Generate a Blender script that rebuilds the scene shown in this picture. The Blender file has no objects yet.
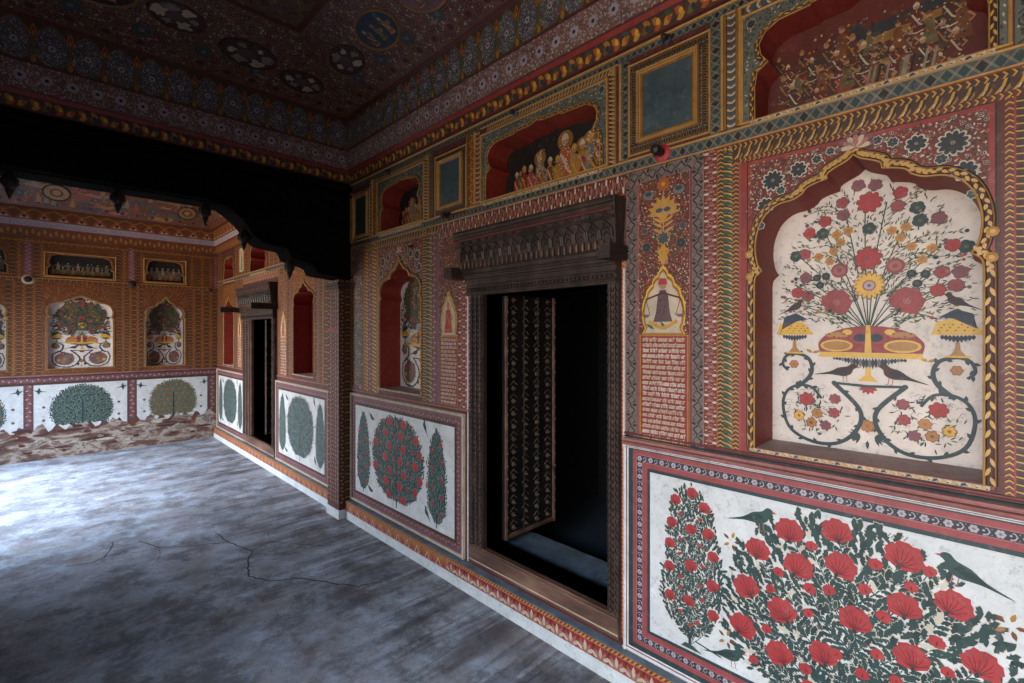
import bpy, math, random
from mathutils import Vector
from mathutils.geometry import tessellate_polygon
random.seed(7)
C = bpy.context.scene.collection
sc = bpy.context.scene
PI = math.pi

# ---------------------------------------------------------------- camera
D = 1.85            # right wall plane x
XL = -1.18          # left wall plane x
YB = 8.2            # back wall plane y
YF = -2.9           # wall behind the camera
ZF = 0.04           # floor level
EYE = 1.593
cd = bpy.data.cameras.new('camera'); cam = bpy.data.objects.new('camera', cd); C.objects.link(cam)
cam.location = (0, 0, EYE); cam.rotation_euler = (PI/2, 0, -math.radians(44.4))
cd.sensor_width = 36; cd.lens = 477/1024*36; cd.shift_y = -8.5/1024; cd.clip_start = .05
sc.camera = cam
# ---------------------------------------------------------------- light
w = bpy.data.worlds.new('sky'); sc.world = w; w.use_nodes = True
bg = w.node_tree.nodes['Background']; bg.inputs[0].default_value = (.42, .62, 1.0, 1); bg.inputs[1].default_value = .3
def area(name, loc, rot, sx, sy, power, col, spread=180):
    l = bpy.data.lights.new(name, 'AREA'); l.shape = 'RECTANGLE'; l.size = sx; l.size_y = sy
    l.energy = power; l.color = col; l.spread = math.radians(spread)
    o = bpy.data.objects.new(name, l); C.objects.link(o); o.location = loc; o.rotation_euler = rot
    return o
# daylight entering through the arched openings on the courtyard side
SKY_FAR = area('sky_far_arch', (XL-1.0, 6.6, 3.0), (0, -math.radians(38), 0), 2.2, 2.2, 700, (.46, .69, 1.0), 130)
SKY_NEAR = area('sky_near_arch', (XL-1.0, .2, 3.0), (0, -math.radians(42), 0), 2.2, 2.0, 270, (.36, .64, 1.0), 130)
SKY_REAR = area('sky_rear_arch', (XL-1.0, -1.8, 3.0), (0, -math.radians(42), 0), 2.2, 1.6, 110, (.36, .64, 1.0), 130)
# sunlit courtyard paving and walls opposite throw a warmer light in from low down
YARD_FAR = area('courtyard_far_arch', (XL-.9, 6.5, 1.45), (0, -math.radians(78), 0), 1.6, 2.2, 95, (1.0, .82, .60), 120)
YARD_NEAR = area('courtyard_near_arch', (XL-.9, .3, 1.45), (0, -math.radians(76), 0), 1.6, 2.0, 66, (1.0, .88, .72), 120)
YARD_REAR = area('courtyard_rear_arch', (XL-.9, -1.8, 1.45), (0, -math.radians(76), 0), 1.6, 1.6, 44, (1.0, .88, .72), 120)
vs = sc.view_settings; vs.view_transform = 'Standard'; vs.look = 'None'; vs.gamma = 1; vs.use_curve_mapping = False
vs.exposure = 0.0

# ---------------------------------------------------------------- materials
def lin(c):
    return c/12.92 if c <= .04045 else ((c+.055)/1.055)**2.4
def hexc(h):
    h = h.lstrip('#'); return tuple(lin(int(h[i:i+2], 16)/255) for i in (0, 2, 4))
PAL = {  # pigment: colour, roughness, metallic, wear strength
 'cream': ('#b8ae9c', .75, 0, .35), 'white': ('#c4c4c2', .7, 0, .3), 'mural_white': ('#cfc2b8', .65, 0, .22),
 'ivory': ('#b3a089', .7, 0, .35), 'skirting': ('#c0c4c4', .7, 0, .3),
 'red': ('#84281f', .55, 0, .3), 'deep_red': ('#54170f', .55, 0, .25), 'lattice_line': ('#625e50', .6, 0, .3), 'border_ground': ('#6f5a54', .6, 0, .35), 'poppy': ('#9c2a2c', .6, 0, .25), 'dark_poppy': ('#641519', .6, 0, .2),
 'field_red': ('#601e15', .55, 0, .35), 'mauve': ('#563a3c', .6, 0, .35), 'pink': ('#94605a', .6, 0, .35), 'rose': ('#8c3a3c', .6, 0, .3),
 'plum': ('#6c4852', .6, 0, .3), 'lavender': ('#a0949c', .6, 0, .3), 'orange': ('#9c4c20', .5, 0, .3), 'ochre': ('#9a6a26', .5, 0, .3),
 'sun': ('#c99a2c', .5, 0, .2), 'tree_ground': ('#5d7068', .65, 0, .3), 'yellow': ('#b08028', .45, 0, .25), 'gold': ('#b08448', .55, .15, .3), 'old_gold': ('#8c6230', .45, .25, .35), 'gold_brown': ('#6c3c1c', .5, .1, .4),
 'brown': ('#3e2219', .6, 0, .35), 'red_brown': ('#4e2018', .6, 0, .35), 'dark_brown': ('#2a1a14', .6, 0, .35),
 'black': ('#14110f', .55, 0, .2), 'ink': ('#20242a', .6, 0, .2), 'indigo': ('#26323e', .6, 0, .25), 'teal': ('#1d3234', .55, 0, .25),
 'leaf': ('#1f3937', .6, 0, .25), 'dark_leaf': ('#162c2c', .6, 0, .25), 'green': ('#3e5a3a', .6, 0, .3), 'olive': ('#5a5230', .6, 0, .3),
 'moss': ('#2e4434', .6, 0, .3), 'grey_blue': ('#55574f', .6, 0, .3), 'pale_blue': ('#656460', .6, 0, .3), 'slate': ('#3c4248', .6, 0, .3),
 'blue_panel': ('#39494f', .45, 0, .5), 'green_panel': ('#1c302c', .45, 0, .5), 'skin': ('#9a6e4e', .6, 0, .2), 'bird': ('#23403a', .6, 0, .2),
 'sill': ('#a58a80', .6, 0, .4), 'recess': ('#822418', .6, 0, .25), 'vault_gold': ('#4a3c26', .6, 0, .4), 'vault': ('#64442f', .6, 0, .5), 'vault_mauve': ('#785a52', .6, 0, .45),
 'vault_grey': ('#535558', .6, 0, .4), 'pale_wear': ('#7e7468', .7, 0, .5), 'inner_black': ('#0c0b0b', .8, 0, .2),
}
_mats = {}
def mat(name):
    if name in _mats: return _mats[name]
    if name in SPECIAL: m = SPECIAL[name](name); _mats[name] = m; return m
    col, rough, metal, wear = PAL[name]; c = hexc(col)
    m = bpy.data.materials.new(name + '_paint'); m.use_nodes = True; nt = m.node_tree; N = nt.nodes; L = nt.links
    b = N['Principled BSDF']; b.inputs['Roughness'].default_value = rough; b.inputs['Metallic'].default_value = metal
    tc = N.new('ShaderNodeTexCoord'); n1 = N.new('ShaderNodeTexNoise'); n1.inputs['Scale'].default_value = 9; n1.inputs['Detail'].default_value = 8; n1.inputs['Roughness'].default_value = .7
    L.new(tc.outputs['Object'], n1.inputs['Vector'])
    r = N.new('ShaderNodeValToRGB'); r.color_ramp.elements[0].position = .3; r.color_ramp.elements[1].position = .7
    dk = tuple(x*(1-wear*.75) for x in c); lt = tuple(min(1, x*(1+wear*.35)+.012*wear) for x in c)
    r.color_ramp.elements[0].color = (*dk, 1); r.color_ramp.elements[1].color = (*lt, 1)
    L.new(n1.outputs['Fac'], r.inputs['Fac'])
    n2 = N.new('ShaderNodeTexNoise'); n2.inputs['Scale'].default_value = 38; n2.inputs['Detail'].default_value = 5; n2.inputs['Roughness'].default_value = .75
    L.new(tc.outputs['Object'], n2.inputs['Vector'])
    def thr(lo, hi, top):
        q = N.new('ShaderNodeMapRange'); q.inputs[1].default_value = lo; q.inputs[2].default_value = hi; q.inputs[4].default_value = top
        L.new(n2.outputs['Fac'], q.inputs[0]); return q.outputs[0]
    def mx(f, a, colour):
        q = N.new('ShaderNodeMix'); q.data_type = 'RGBA'; L.new(f, q.inputs[0]); L.new(a, q.inputs[6]); q.inputs[7].default_value = (*colour, 1); return q.outputs[2]
    chipped = mx(thr(.56, .68, .22), r.outputs['Color'], hexc('#8a7a6c'))
    grimy = mx(thr(.46, .34, .5), chipped, tuple(x*.35+.006 for x in c))
    L.new(grimy, b.inputs['Base Color'])
    bp = N.new('ShaderNodeBump'); bp.inputs['Strength'].default_value = .12; bp.inputs['Distance'].default_value = .01
    L.new(n1.outputs['Fac'], bp.inputs['Height']); L.new(bp.outputs['Normal'], b.inputs['Normal'])
    _mats[name] = m; return m
def ramp_mat(name, scale, stops, rough=.7, bump=.3, stretch=(1,1,1), detail=8, dist=0.0, bdist=.01, nrough=.65):
    m = bpy.data.materials.new(name); m.use_nodes = True; nt = m.node_tree; N = nt.nodes; L = nt.links
    b = N['Principled BSDF']; b.inputs['Roughness'].default_value = rough
    tc = N.new('ShaderNodeTexCoord'); mp = N.new('ShaderNodeMapping'); mp.inputs['Scale'].default_value = stretch
    n1 = N.new('ShaderNodeTexNoise'); n1.inputs['Scale'].default_value = scale; n1.inputs['Detail'].default_value = detail
    n1.inputs['Roughness'].default_value = nrough; n1.inputs['Distortion'].default_value = dist
    L.new(tc.outputs['Object'], mp.inputs['Vector']); L.new(mp.outputs['Vector'], n1.inputs['Vector'])
    r = N.new('ShaderNodeValToRGB'); e = r.color_ramp.elements
    for i, (p, col) in enumerate(stops):
        if i < 2: el = e[i]; el.position = p
        else: el = e.new(p)
        el.color = (*hexc(col), 1)
    L.new(n1.outputs['Fac'], r.inputs['Fac']); L.new(r.outputs['Color'], b.inputs['Base Color'])
    bp = N.new('ShaderNodeBump'); bp.inputs['Strength'].default_value = bump; bp.inputs['Distance'].default_value = bdist
    L.new(n1.outputs['Fac'], bp.inputs['Height']); L.new(bp.outputs['Normal'], b.inputs['Normal'])
    return m
def dull(m): m.node_tree.nodes['Principled BSDF'].inputs['Specular IOR Level'].default_value = .05; return m
def floor_mat(name):
    m = bpy.data.materials.new(name); m.use_nodes = True; nt = m.node_tree; N = nt.nodes; L = nt.links
    b = N['Principled BSDF']
    tc = N.new('ShaderNodeTexCoord')
    def noise(scale, stretch=(1,1,1), det=6, ro=.6, di=0):
        mp = N.new('ShaderNodeMapping'); mp.inputs['Scale'].default_value = stretch; L.new(tc.outputs['Object'], mp.inputs['Vector'])
        n = N.new('ShaderNodeTexNoise'); n.inputs['Scale'].default_value = scale; n.inputs['Detail'].default_value = det
        n.inputs['Roughness'].default_value = ro; n.inputs['Distortion'].default_value = di
        L.new(mp.outputs['Vector'], n.inputs['Vector']); return n
    def ramp(n, p0, c0, p1, c1):
        r = N.new('ShaderNodeValToRGB'); e = r.color_ramp.elements; e[0].position = p0; e[1].position = p1
        e[0].color = (*hexc(c0), 1); e[1].color = (*hexc(c1), 1); L.new(n.outputs['Fac'], r.inputs['Fac']); return r
    def mix(kind, f, a, bb):
        x = N.new('ShaderNodeMix'); x.data_type = 'RGBA'; x.blend_type = kind
        if isinstance(f, float): x.inputs[0].default_value = f
        else: L.new(f, x.inputs[0])
        L.new(a, x.inputs[6]); L.new(bb, x.inputs[7]); return x.outputs[2]
    big = ramp(noise(1.3, (1,1,1), 5, .6), .35, '#a4a8b0', .65, '#c2cad6')
    mid = ramp(noise(5, (1,.8,1), 12, .74, .15), .40, '#000000', .62, '#ffffff')
    col = N.new('ShaderNodeRGB'); col.outputs[0].default_value = (*hexc('#989292'), 1)
    c1 = mix('MIX', mid.outputs['Color'], col.outputs[0], big.outputs['Color'])
    # streaks running out from the right wall
    st = ramp(noise(5, (.9, 1.6, 1), 6, .65, .1), .36, '#a09a9c', .58, '#ffffff')
    c2 = mix('MULTIPLY', .4, c1, st.outputs['Color'])
    fine = ramp(noise(60, (1,1,1), 4, .7), .3, '#b4b4b4', .7, '#ffffff')
    c3 = mix('MULTIPLY', .5, c2, fine.outputs['Color'])
    rn = ramp(noise(3.1, (1,1,1), 3, .5), .52, '#ffffff', .75, '#c4a8a2')
    c4 = mix('MULTIPLY', .6, c3, rn.outputs['Color'])
    sep = N.new('ShaderNodeSeparateXYZ'); L.new(tc.outputs['Object'], sep.inputs[0])
    mk = N.new('ShaderNodeMapRange'); mk.inputs[1].default_value = .75; mk.inputs[2].default_value = 1.5; mk.inputs[4].default_value = .5; L.new(sep.outputs['X'], mk.inputs[0])
    sk = ramp(noise(1.6, (.55, 7, 1), 4, .6, .4), .42, '#5c4e58', .52, '#ffffff')
    c5 = mix('MULTIPLY', mk.outputs[0], c4, sk.outputs['Color'])
    bl = ramp(noise(3.2, (1,1,1), 12, .76, .1), .43, '#7a6c68', .52, '#ffffff'); c5 = mix('MULTIPLY', .55, c5, bl.outputs['Color'])
    L.new(c5, b.inputs['Base Color']); b.inputs['Roughness'].default_value = .62; b.inputs['Specular IOR Level'].default_value = .3
    bp = N.new('ShaderNodeBump'); bp.inputs['Strength'].default_value = .35; bp.inputs['Distance'].default_value = .008
    hn = noise(14, (1,.7,1), 8, .7, .5); L.new(hn.outputs['Fac'], bp.inputs['Height']); L.new(bp.outputs['Normal'], b.inputs['Normal'])
    return m
SPECIAL = {
 'floor': floor_mat,
 'wood': lambda n: ramp_mat('carved_dark_wood', 14, [(.3,'#1a110e'),(.55,'#33231c'),(.75,'#513c31')], .55, .6, (1,1,.35), 9, 0, .01),
 'worn_wood': lambda n: ramp_mat('worn_threshold_wood', 10, [(.3,'#35241d'),(.5,'#5c4033'),(.7,'#7c5c4b')], .55, .6, (1,.3,1), 9, 0, .008),
 'beam_wood': lambda n: dull(ramp_mat('near_black_beam', 8, [(.35,'#0b0908'),(.6,'#15100d'),(.85,'#2c1d15')], .95, .5)),  # near-black wood tone over the whole beam
 'door_wood': lambda n: ramp_mat('dark_door_wood', 16, [(.3,'#0e0b0b'),(.6,'#1e1815'),(.8,'#302520')], .5, .4, (1,1,.3)),
 'brass': lambda n: ramp_mat('tarnished_brass', 30, [(.3,'#2c241c'),(.7,'#665646')], .35, .2),
 'stone': lambda n: ramp_mat('blue_grey_stone', 12, [(.3,'#4b5158'),(.6,'#6e777f'),(.8,'#86909a')], .5, .3),
 'worn': lambda n: ramp_mat('peeled_plaster', 4.5, [(.30,'#3b2a25'),(.46,'#6b4c42'),(.5,'#857062'),(.56,'#a69c90'),(.62,'#5e463d'),(.72,'#b5ada2')], .85, .9, (1,1,2.2), 12, .6, .03),
 'outer_plaster': lambda n: ramp_mat('courtyard_plaster', 3, [(.3,'#a08468'),(.7,'#c0a688')], .85, .3),
}

# ---------------------------------------------------------------- mesh tools
class Mb:
    def __init__(s): s.v = []; s.f = []; s.m = []; s.names = []
    def add(s, pts, m):
        i = len(s.v); s.v.extend(pts); s.f.append(tuple(range(i, i+len(pts))))
        if m not in s.names: s.names.append(m)
        s.m.append(s.names.index(m))
    def build(s, name, origin=(0,0,0), parent=None):
        me = bpy.data.meshes.new(name); ox, oy, oz = origin
        me.from_pydata([(a-ox, b-oy, c-oz) for a, b, c in s.v], [], s.f)
        for n in s.names: me.materials.append(mat(n))
        me.polygons.foreach_set('material_index', s.m); me.update()
        o = bpy.data.objects.new(name, me); C.objects.link(o)
        if parent is not None: o.parent = parent
        else: o.location = origin
        return o
class Pl:
    def __init__(s, O, U, V, N): s.O, s.U, s.V, s.N = O, U, V, N
    def pt(s, u, v, h=0):
        return tuple(s.O[i]+s.U[i]*u+s.V[i]*v+s.N[i]*h for i in range(3))
RW = Pl((D,0,0), (0,-1,0), (0,0,1), (-1,0,0))
BW = Pl((0,YB,0), (1,0,0), (0,0,1), (0,-1,0))
def off(pl, h): return Pl(pl.pt(0,0,h), pl.U, pl.V, pl.N)
class Pen:
    k = 0
    def __init__(s, mb, pl, u=0, v=0, rot=0, sx=1, sy=1, h=0):
        s.mb, s.pl, s.u, s.v, s.h = mb, pl, u, v, h
        c, n = math.cos(rot), math.sin(rot); s.a, s.b, s.c, s.d = c*sx, -n*sy, n*sx, c*sy
    def sub(s, u, v, rot=0, sx=1, sy=None, dh=0):
        if sy is None: sy = sx
        q = Pen(s.mb, s.pl); c, n = math.cos(rot), math.sin(rot); a, b, cc, d = c*sx, -n*sy, n*sx, c*sy
        q.a = s.a*a+s.b*cc; q.b = s.a*b+s.b*d; q.c = s.c*a+s.d*cc; q.d = s.c*b+s.d*d
        q.u, q.v = s.T(u, v); q.h = s.h+dh; return q
    def T(s, x, y): return s.u+s.a*x+s.b*y, s.v+s.c*x+s.d*y
    def poly(s, pts, m, dh=0):
        Pen.k = (Pen.k+1) % 60; h = s.h+dh+Pen.k*1.5e-6
        s.mb.add([s.pl.pt(*s.T(x, y), h) for x, y in pts], m)
    def rect(s, x0, y0, x1, y1, m, dh=0): s.poly([(x0,y0),(x1,y0),(x1,y1),(x0,y1)], m, dh)
    def disc(s, x, y, r, m, dh=0, n=8, ry=None, a0=0):
        ry = r if ry is None else ry
        s.poly([(x+r*math.cos(a0+2*PI*i/n), y+ry*math.sin(a0+2*PI*i/n)) for i in range(n)], m, dh)
    def leaf(s, x, y, l, wd, rot, m, dh=0, bend=0):
        c, n = math.cos(rot), math.sin(rot)
        P = [(0,0),(.3*l,wd*.42+bend*.3),(.65*l,wd*.38+bend*.7),(l,bend),(.65*l,-wd*.38+bend*.5),(.3*l,-wd*.42+bend*.2)]
        s.poly([(x+c*a-n*b, y+n*a+c*b) for a, b in P], m, dh)
    def stroke(s, pts, wd, m, dh=0, taper=None):
        k = len(pts); Lf = []; Rt = []
        for i, (x, y) in enumerate(pts):
            x0, y0 = pts[max(0, i-1)]; x1, y1 = pts[min(k-1, i+1)]
            dx, dy = x1-x0, y1-y0; l = math.hypot(dx, dy) or 1
            ww = wd/2 if taper is None else wd/2*(1+(taper-1)*i/(k-1))
            Lf.append((x-dy/l*ww, y+dx/l*ww)); Rt.append((x+dy/l*ww, y-dx/l*ww))
        for i in range(k-1): s.poly([Lf[i], Lf[i+1], Rt[i+1], Rt[i]], m, dh)
def spl(pts, n=6, closed=False):
    out = []; k = len(pts)
    g = (lambda i: pts[i % k]) if closed else (lambda i: pts[max(0, min(k-1, i))])
    for i in range(k if closed else k-1):
        p0, p1, p2, p3 = g(i-1), g(i), g(i+1), g(i+2)
        for j in range(n):
            t = j/n
            out.append(tuple(.5*((2*p1[q])+(-p0[q]+p2[q])*t+(2*p0[q]-5*p1[q]+4*p2[q]-p3[q])*t*t+(-p0[q]+3*p1[q]-3*p2[q]+p3[q])*t**3) for q in (0,1)))
    if not closed: out.append(pts[-1])
    return out
def inside(x, y, poly):
    r = False; j = len(poly)-1
    for i in range(len(poly)):
        xi, yi = poly[i]; xj, yj = poly[j]
        if (yi > y) != (yj > y) and x < (xj-xi)*(y-yi)/(yj-yi)+xi: r = not r
        j = i
    return r
def box(mb, pl, u0, v0, u1, v1, h0, h1, m, mf=None):
    p = pl.pt; a = [p(u0,v0,h0),p(u1,v0,h0),p(u1,v1,h0),p(u0,v1,h0)]; b = [p(u0,v0,h1),p(u1,v0,h1),p(u1,v1,h1),p(u0,v1,h1)]
    mb.add(b, mf or m); mb.add(a[::-1], m)
    for i in range(4): j = (i+1) % 4; mb.add([a[i], a[j], b[j], b[i]], m)
def sheet(mb, pl, outer, holes, m, h=0):
    vv = [[Vector((x, y, 0)) for x, y in r] for r in [outer]+holes]
    flat = [p for r in [outer]+holes for p in r]
    for t in tessellate_polygon(vv): mb.add([pl.pt(*flat[i], h) for i in t], m)
def ridge(mb, pl, pts, wd, h, m, closed=False, h0=0):
    """raised rounded moulding following a line on the wall"""
    k = len(pts); sec = [(-.5,0),(-.38,.75),(0,1),(.38,.75),(.5,0)]
    rows = []
    for i, (x, y) in enumerate(pts):
        x0, y0 = pts[(i-1) % k if closed else max(0, i-1)]; x1, y1 = pts[(i+1) % k if closed else min(k-1, i+1)]
        dx, dy = x1-x0, y1-y0; l = math.hypot(dx, dy) or 1; nx, ny = -dy/l, dx/l
        rows.append([pl.pt(x+nx*a*wd, y+ny*a*wd, h0+b*h) for a, b in sec])
    for i in range(k if closed else k-1):
        a, b = rows[i], rows[(i+1) % k]
        for j in range(4): mb.add([a[j], b[j], b[j+1], a[j+1]], m)
def lathe(mb, base, axis, prof, m, n=12):
    """prof: (distance along the axis, radius)"""
    ax = Vector(axis).normalized(); a = ax.orthogonal().normalized(); b = ax.cross(a); B = Vector(base)
    rows = [[tuple(B+ax*t+(a*math.cos(2*PI*i/n)+b*math.sin(2*PI*i/n))*r) for i in range(n)] for t, r in prof]
    for x, y in zip(rows, rows[1:]):
        for i in range(n): j = (i+1) % n; mb.add([x[i], x[j], y[j], y[i]], m)
    mb.add(rows[0][::-1], m); mb.add(rows[-1], m)
def tag(o, label=None, cat=None, group=None, kind=None):
    if label: o['label'] = label
    if cat: o['category'] = cat
    if group: o['group'] = group
    if kind: o['kind'] = kind
    return o
def empty(name, loc):
    o = bpy.data.objects.new(name, None); C.objects.link(o); o.location = loc; o.empty_display_size = .1; return o

# ---------------------------------------------------------------- painted motifs
def petal(p, x, y, l, wd, rot, m, dh=0):
    c, n = math.cos(rot), math.sin(rot)
    p.poly([(x+c*a*l-n*b*wd, y+n*a*l+c*b*wd) for a, b in [(0,0),(.3,.38),(.7,.5),(.93,.3),(1,0),(.93,-.3),(.7,-.5),(.3,-.38)]], m, dh)
def flower(p, x, y, r, n, col, centre, rim=None, rot=0):
    for i in range(n):
        a = rot+2*PI*i/n; c, s = math.cos(a), math.sin(a)
        if rim: petal(p, x+c*r*.08, y+s*r*.08, r*.95, r*5.0/n, a, rim, 0)
        petal(p, x+c*r*.12, y+s*r*.12, r*.76, r*3.9/n, a, col, .0005)
    p.disc(x, y, r*.3, centre, .001, 7)
def carnation(p, x, y, r, rot=0, c='poppy', dc='dark_poppy', detail=2):
    """fan-shaped flower head, ruffled along its upper edge"""
    q = p.sub(x, y, (rot % 1.2)-.6, 1, 1); n = 17
    pts = [(0,-r*.85)]
    for i in range(n+1):
        a = math.radians(-35+250*i/n); rr = r*(1.02 if i % 2 else .92)*(1+.06*math.sin(i*1.7+rot*4)); pts.append((rr*math.cos(a), rr*math.sin(a)-r*.02))
    q.poly(pts, c, .0008)
    if detail > 1:
        for i in range(8):
            a = math.radians(12+156*i/7); L_ = r*random.uniform(.85,1.35)
            q.stroke([(.12*r*math.cos(a),-.6*r), (math.cos(a)*L_*.5, -.5*r+math.sin(a)*L_*.5), (math.cos(a+.12)*L_*.75, -.45*r+math.sin(a)*L_*.9)], r*.075, dc, .0012, .4)
        for i in range(9):
            a = math.radians(15+150*i/8+random.uniform(-6,6)); q.leaf(r*.62*math.cos(a), -.1*r+r*.55*math.sin(a), r*.34, r*.13, a, 'rose', .0013)
        q.leaf(0, -r*.95, r*.42, r*.3, PI/2, 'dark_leaf', .0014)
    elif detail: q.leaf(0, -r*.6, r*.9, r*.3, PI/2, dc, .0012)
def lobeleaf(p, x, y, l, rot, m, dh=.0003):
    """jagged acanthus-like leaf"""
    s = 1 if random.random() < .5 else -1
    P = [(0,-.06),(.25,-.28),(.38,-.14),(.6,-.3),(.68,-.1),(1,.06*s),(.72,.16),(.62,.34),(.42,.2),(.25,.32),(0,.06)]
    c, n = math.cos(rot), math.sin(rot)
    p.poly([(x+l*(c*a-n*b*s), y+l*(n*a+c*b*s)) for a, b in P], m, dh)
def bird(p, x, y, l, rot=0, flip=1, m='bird', legs=True):
    q = p.sub(x, y, rot, l*flip, l)
    q.poly(spl([(-.62,-.13),(-.2,-.02),(.05,.12),(.28,.17),(.40,.26),(.50,.24),(.54,.15),(.44,.08),(.38,-.06),(.2,-.14),(0,-.12),(-.2,-.1)], 3, True), m, .0009)
    q.poly([(-.1,.02),(.22,.1),(.3,0),(.05,-.08),(-.35,-.1)], 'dark_leaf' if m == 'bird' else 'ink', .0013)
    q.poly([(.52,.2),(.62,.14),(.53,.14)], 'poppy', .0012)
    if legs:
        q.stroke([(.18,-.12),(.17,-.3),(.23,-.32)], .02, 'pink', .0006); q.stroke([(.27,-.1),(.27,-.3),(.33,-.32)], .02, 'pink', .0006)
def vineleaf(p, x, y, l, rot, s, m, dh):
    P = [(0,0),(.18,.2),(.3,.13),(.45,.32),(.55,.2),(.78,.28),(1,.04),(.82,-.07),(.5,-.17),(.2,-.1)]
    c, n = math.cos(rot), math.sin(rot)
    p.poly([(x+l*(c*a-n*b*s), y+l*(n*a+c*b*s)) for a, b in P], m, dh)
def tree(p, outline, base, bigs, smalls, R, r, step, L, dense=1.0, detail=2, green='leaf', green2='dark_leaf', fl='poppy', dfl='dark_poppy', grid=None):
    """flowering bush filling an outline"""
    us = [a for a, b in outline]; vs_ = [b for a, b in outline]
    bx, by = base; top = max(vs_)
    cx = sum(us)/len(us)
    if detail > 1:
        p.stroke(spl([(bx,by),(bx+.01,(by+top)/2),(cx,top-.04)], 6), R*.22, green2, .0002, .3)
        for x, y in bigs+smalls:
            yy = max(by, y-abs(x-bx)*1.1-.06)
            p.stroke(spl([(bx,yy),((bx+x)/2+(x-bx)*.1,(yy+y)/2-.012),(x,y)], 4), R*.11, green, .0002, .5)
    y = min(vs_); row = 0; idx = 0; placed = []; mind = (L*.30)**2
    if detail > 1:
        for fx, fy in sorted(bigs+smalls, key=lambda t: -abs(t[0]-bx)):
            yy = max(by, fy-abs(fx-bx)*1.1-.06)
            path = spl([(bx,yy),((bx+fx)/2+(fx-bx)*.1,(yy+fy)/2-.012),(fx,fy)], 12)
            for i in range(1, len(path)-1):
                (x0, y0), (x1, y1) = path[i-1], path[i+1]; a, b = path[i]; dr = math.atan2(y1-y0, x1-x0)
                for sg in (-1, 1):
                    la = L*random.uniform(.9,1.15); ca, cb = a+math.cos(dr+sg*.9)*la*.5, b+math.sin(dr+sg*.9)*la*.5
                    if not inside(ca, cb, outline) or any((ca-i_)**2+(cb-j_)**2 < mind*1.9 for i_, j_ in placed) or any((ca-i_)**2+(cb-j_)**2 < (R*.85)**2 for i_, j_ in bigs): continue
                    placed.append((ca, cb)); idx += 1
                    vineleaf(p, a, b, la*1.14, dr+sg*.85, sg, 'cream', .0003+idx*2.5e-7); vineleaf(p, a, b, la, dr+sg*.85, sg, green if idx % 5 else green2, .0003+idx*2.5e-7+.00007)
    while y < top:
        x = min(us)+(row % 2)*step*.5
        while x < max(us):
            a, b = x+random.uniform(-.3,.3)*step, y+random.uniform(-.3,.3)*step
            if inside(a, b, outline) and random.random() < dense and all((a-i)**2+(b-j)**2 > (R*.92)**2 for i, j in bigs) and all((a-i)**2+(b-j)**2 > (r*.9)**2 for i, j in smalls):
                ang = math.atan2((b-by)*1.0+.12, (a-bx)*1.3)+random.uniform(-.75,.75)
                if detail > 1:
                    if any((a-i)**2+(b-j)**2 < mind for i, j in placed): x += step; continue
                    idx += 1; sd = random.getstate(); ll = L*random.uniform(.75,1.2)
                    st_ = random.getstate(); vineleaf(p, a-math.cos(ang)*ll*.08, b-math.sin(ang)*ll*.08, ll*1.25, ang, 1 if idx % 2 else -1, 'cream', .0003+idx*2.5e-7); ll *= 1.08
                    vineleaf(p, a, b, ll, ang, 1 if idx % 2 else -1, green if idx % 5 else green2, .0003+idx*2.5e-7+.00007)
                elif detail > 0: lobeleaf(p, a, b, L*random.uniform(.75,1.2), ang, green if random.random() < .6 else green2, .0003+random.random()*.0002)
                else: p.leaf(a, b, L, L*.5, ang, green if random.random() < .6 else green2, .0003)
            x += step
        y += step*.85; row += 1
    k = len(outline)
    for x, y in bigs: carnation(p, x, y, R*random.uniform(.92,1.08), random.uniform(0,6), fl, dfl, detail)
    for x, y in smalls: carnation(p, x, y, r*random.uniform(.85,1.1), random.uniform(0,6), fl, dfl, 1 if detail else 0)
def scatter(p, x0, y0, x1, y1, step, cols, L, hole=None, keep=None, flowers=0, fcols=('cream','black'), fr=None, dh=.0004):
    row = 0; y = y0+step*.4
    while y < y1-step*.3:
        x = x0+step*.3+(row % 2)*step*.5
        while x < x1-step*.2:
            a, b = x+random.uniform(-.2,.2)*step, y+random.uniform(-.2,.2)*step
            if (hole is None or not inside(a, b, hole)) and (keep is None or keep(a, b)):
                if flowers and random.random() < flowers:
                    r = fr or step*.55; flower(p.sub(a, b, random.random(), 1, 1, dh), 0, 0, r, 6, fcols[1], fcols[0], fcols[0])
                else:
                    p.leaf(a-L*.4, b, L*random.uniform(.7,1.2), L*.5, random.uniform(0, 2*PI), random.choice(cols), dh)
            x += step
        y += step*.8; row += 1

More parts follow.
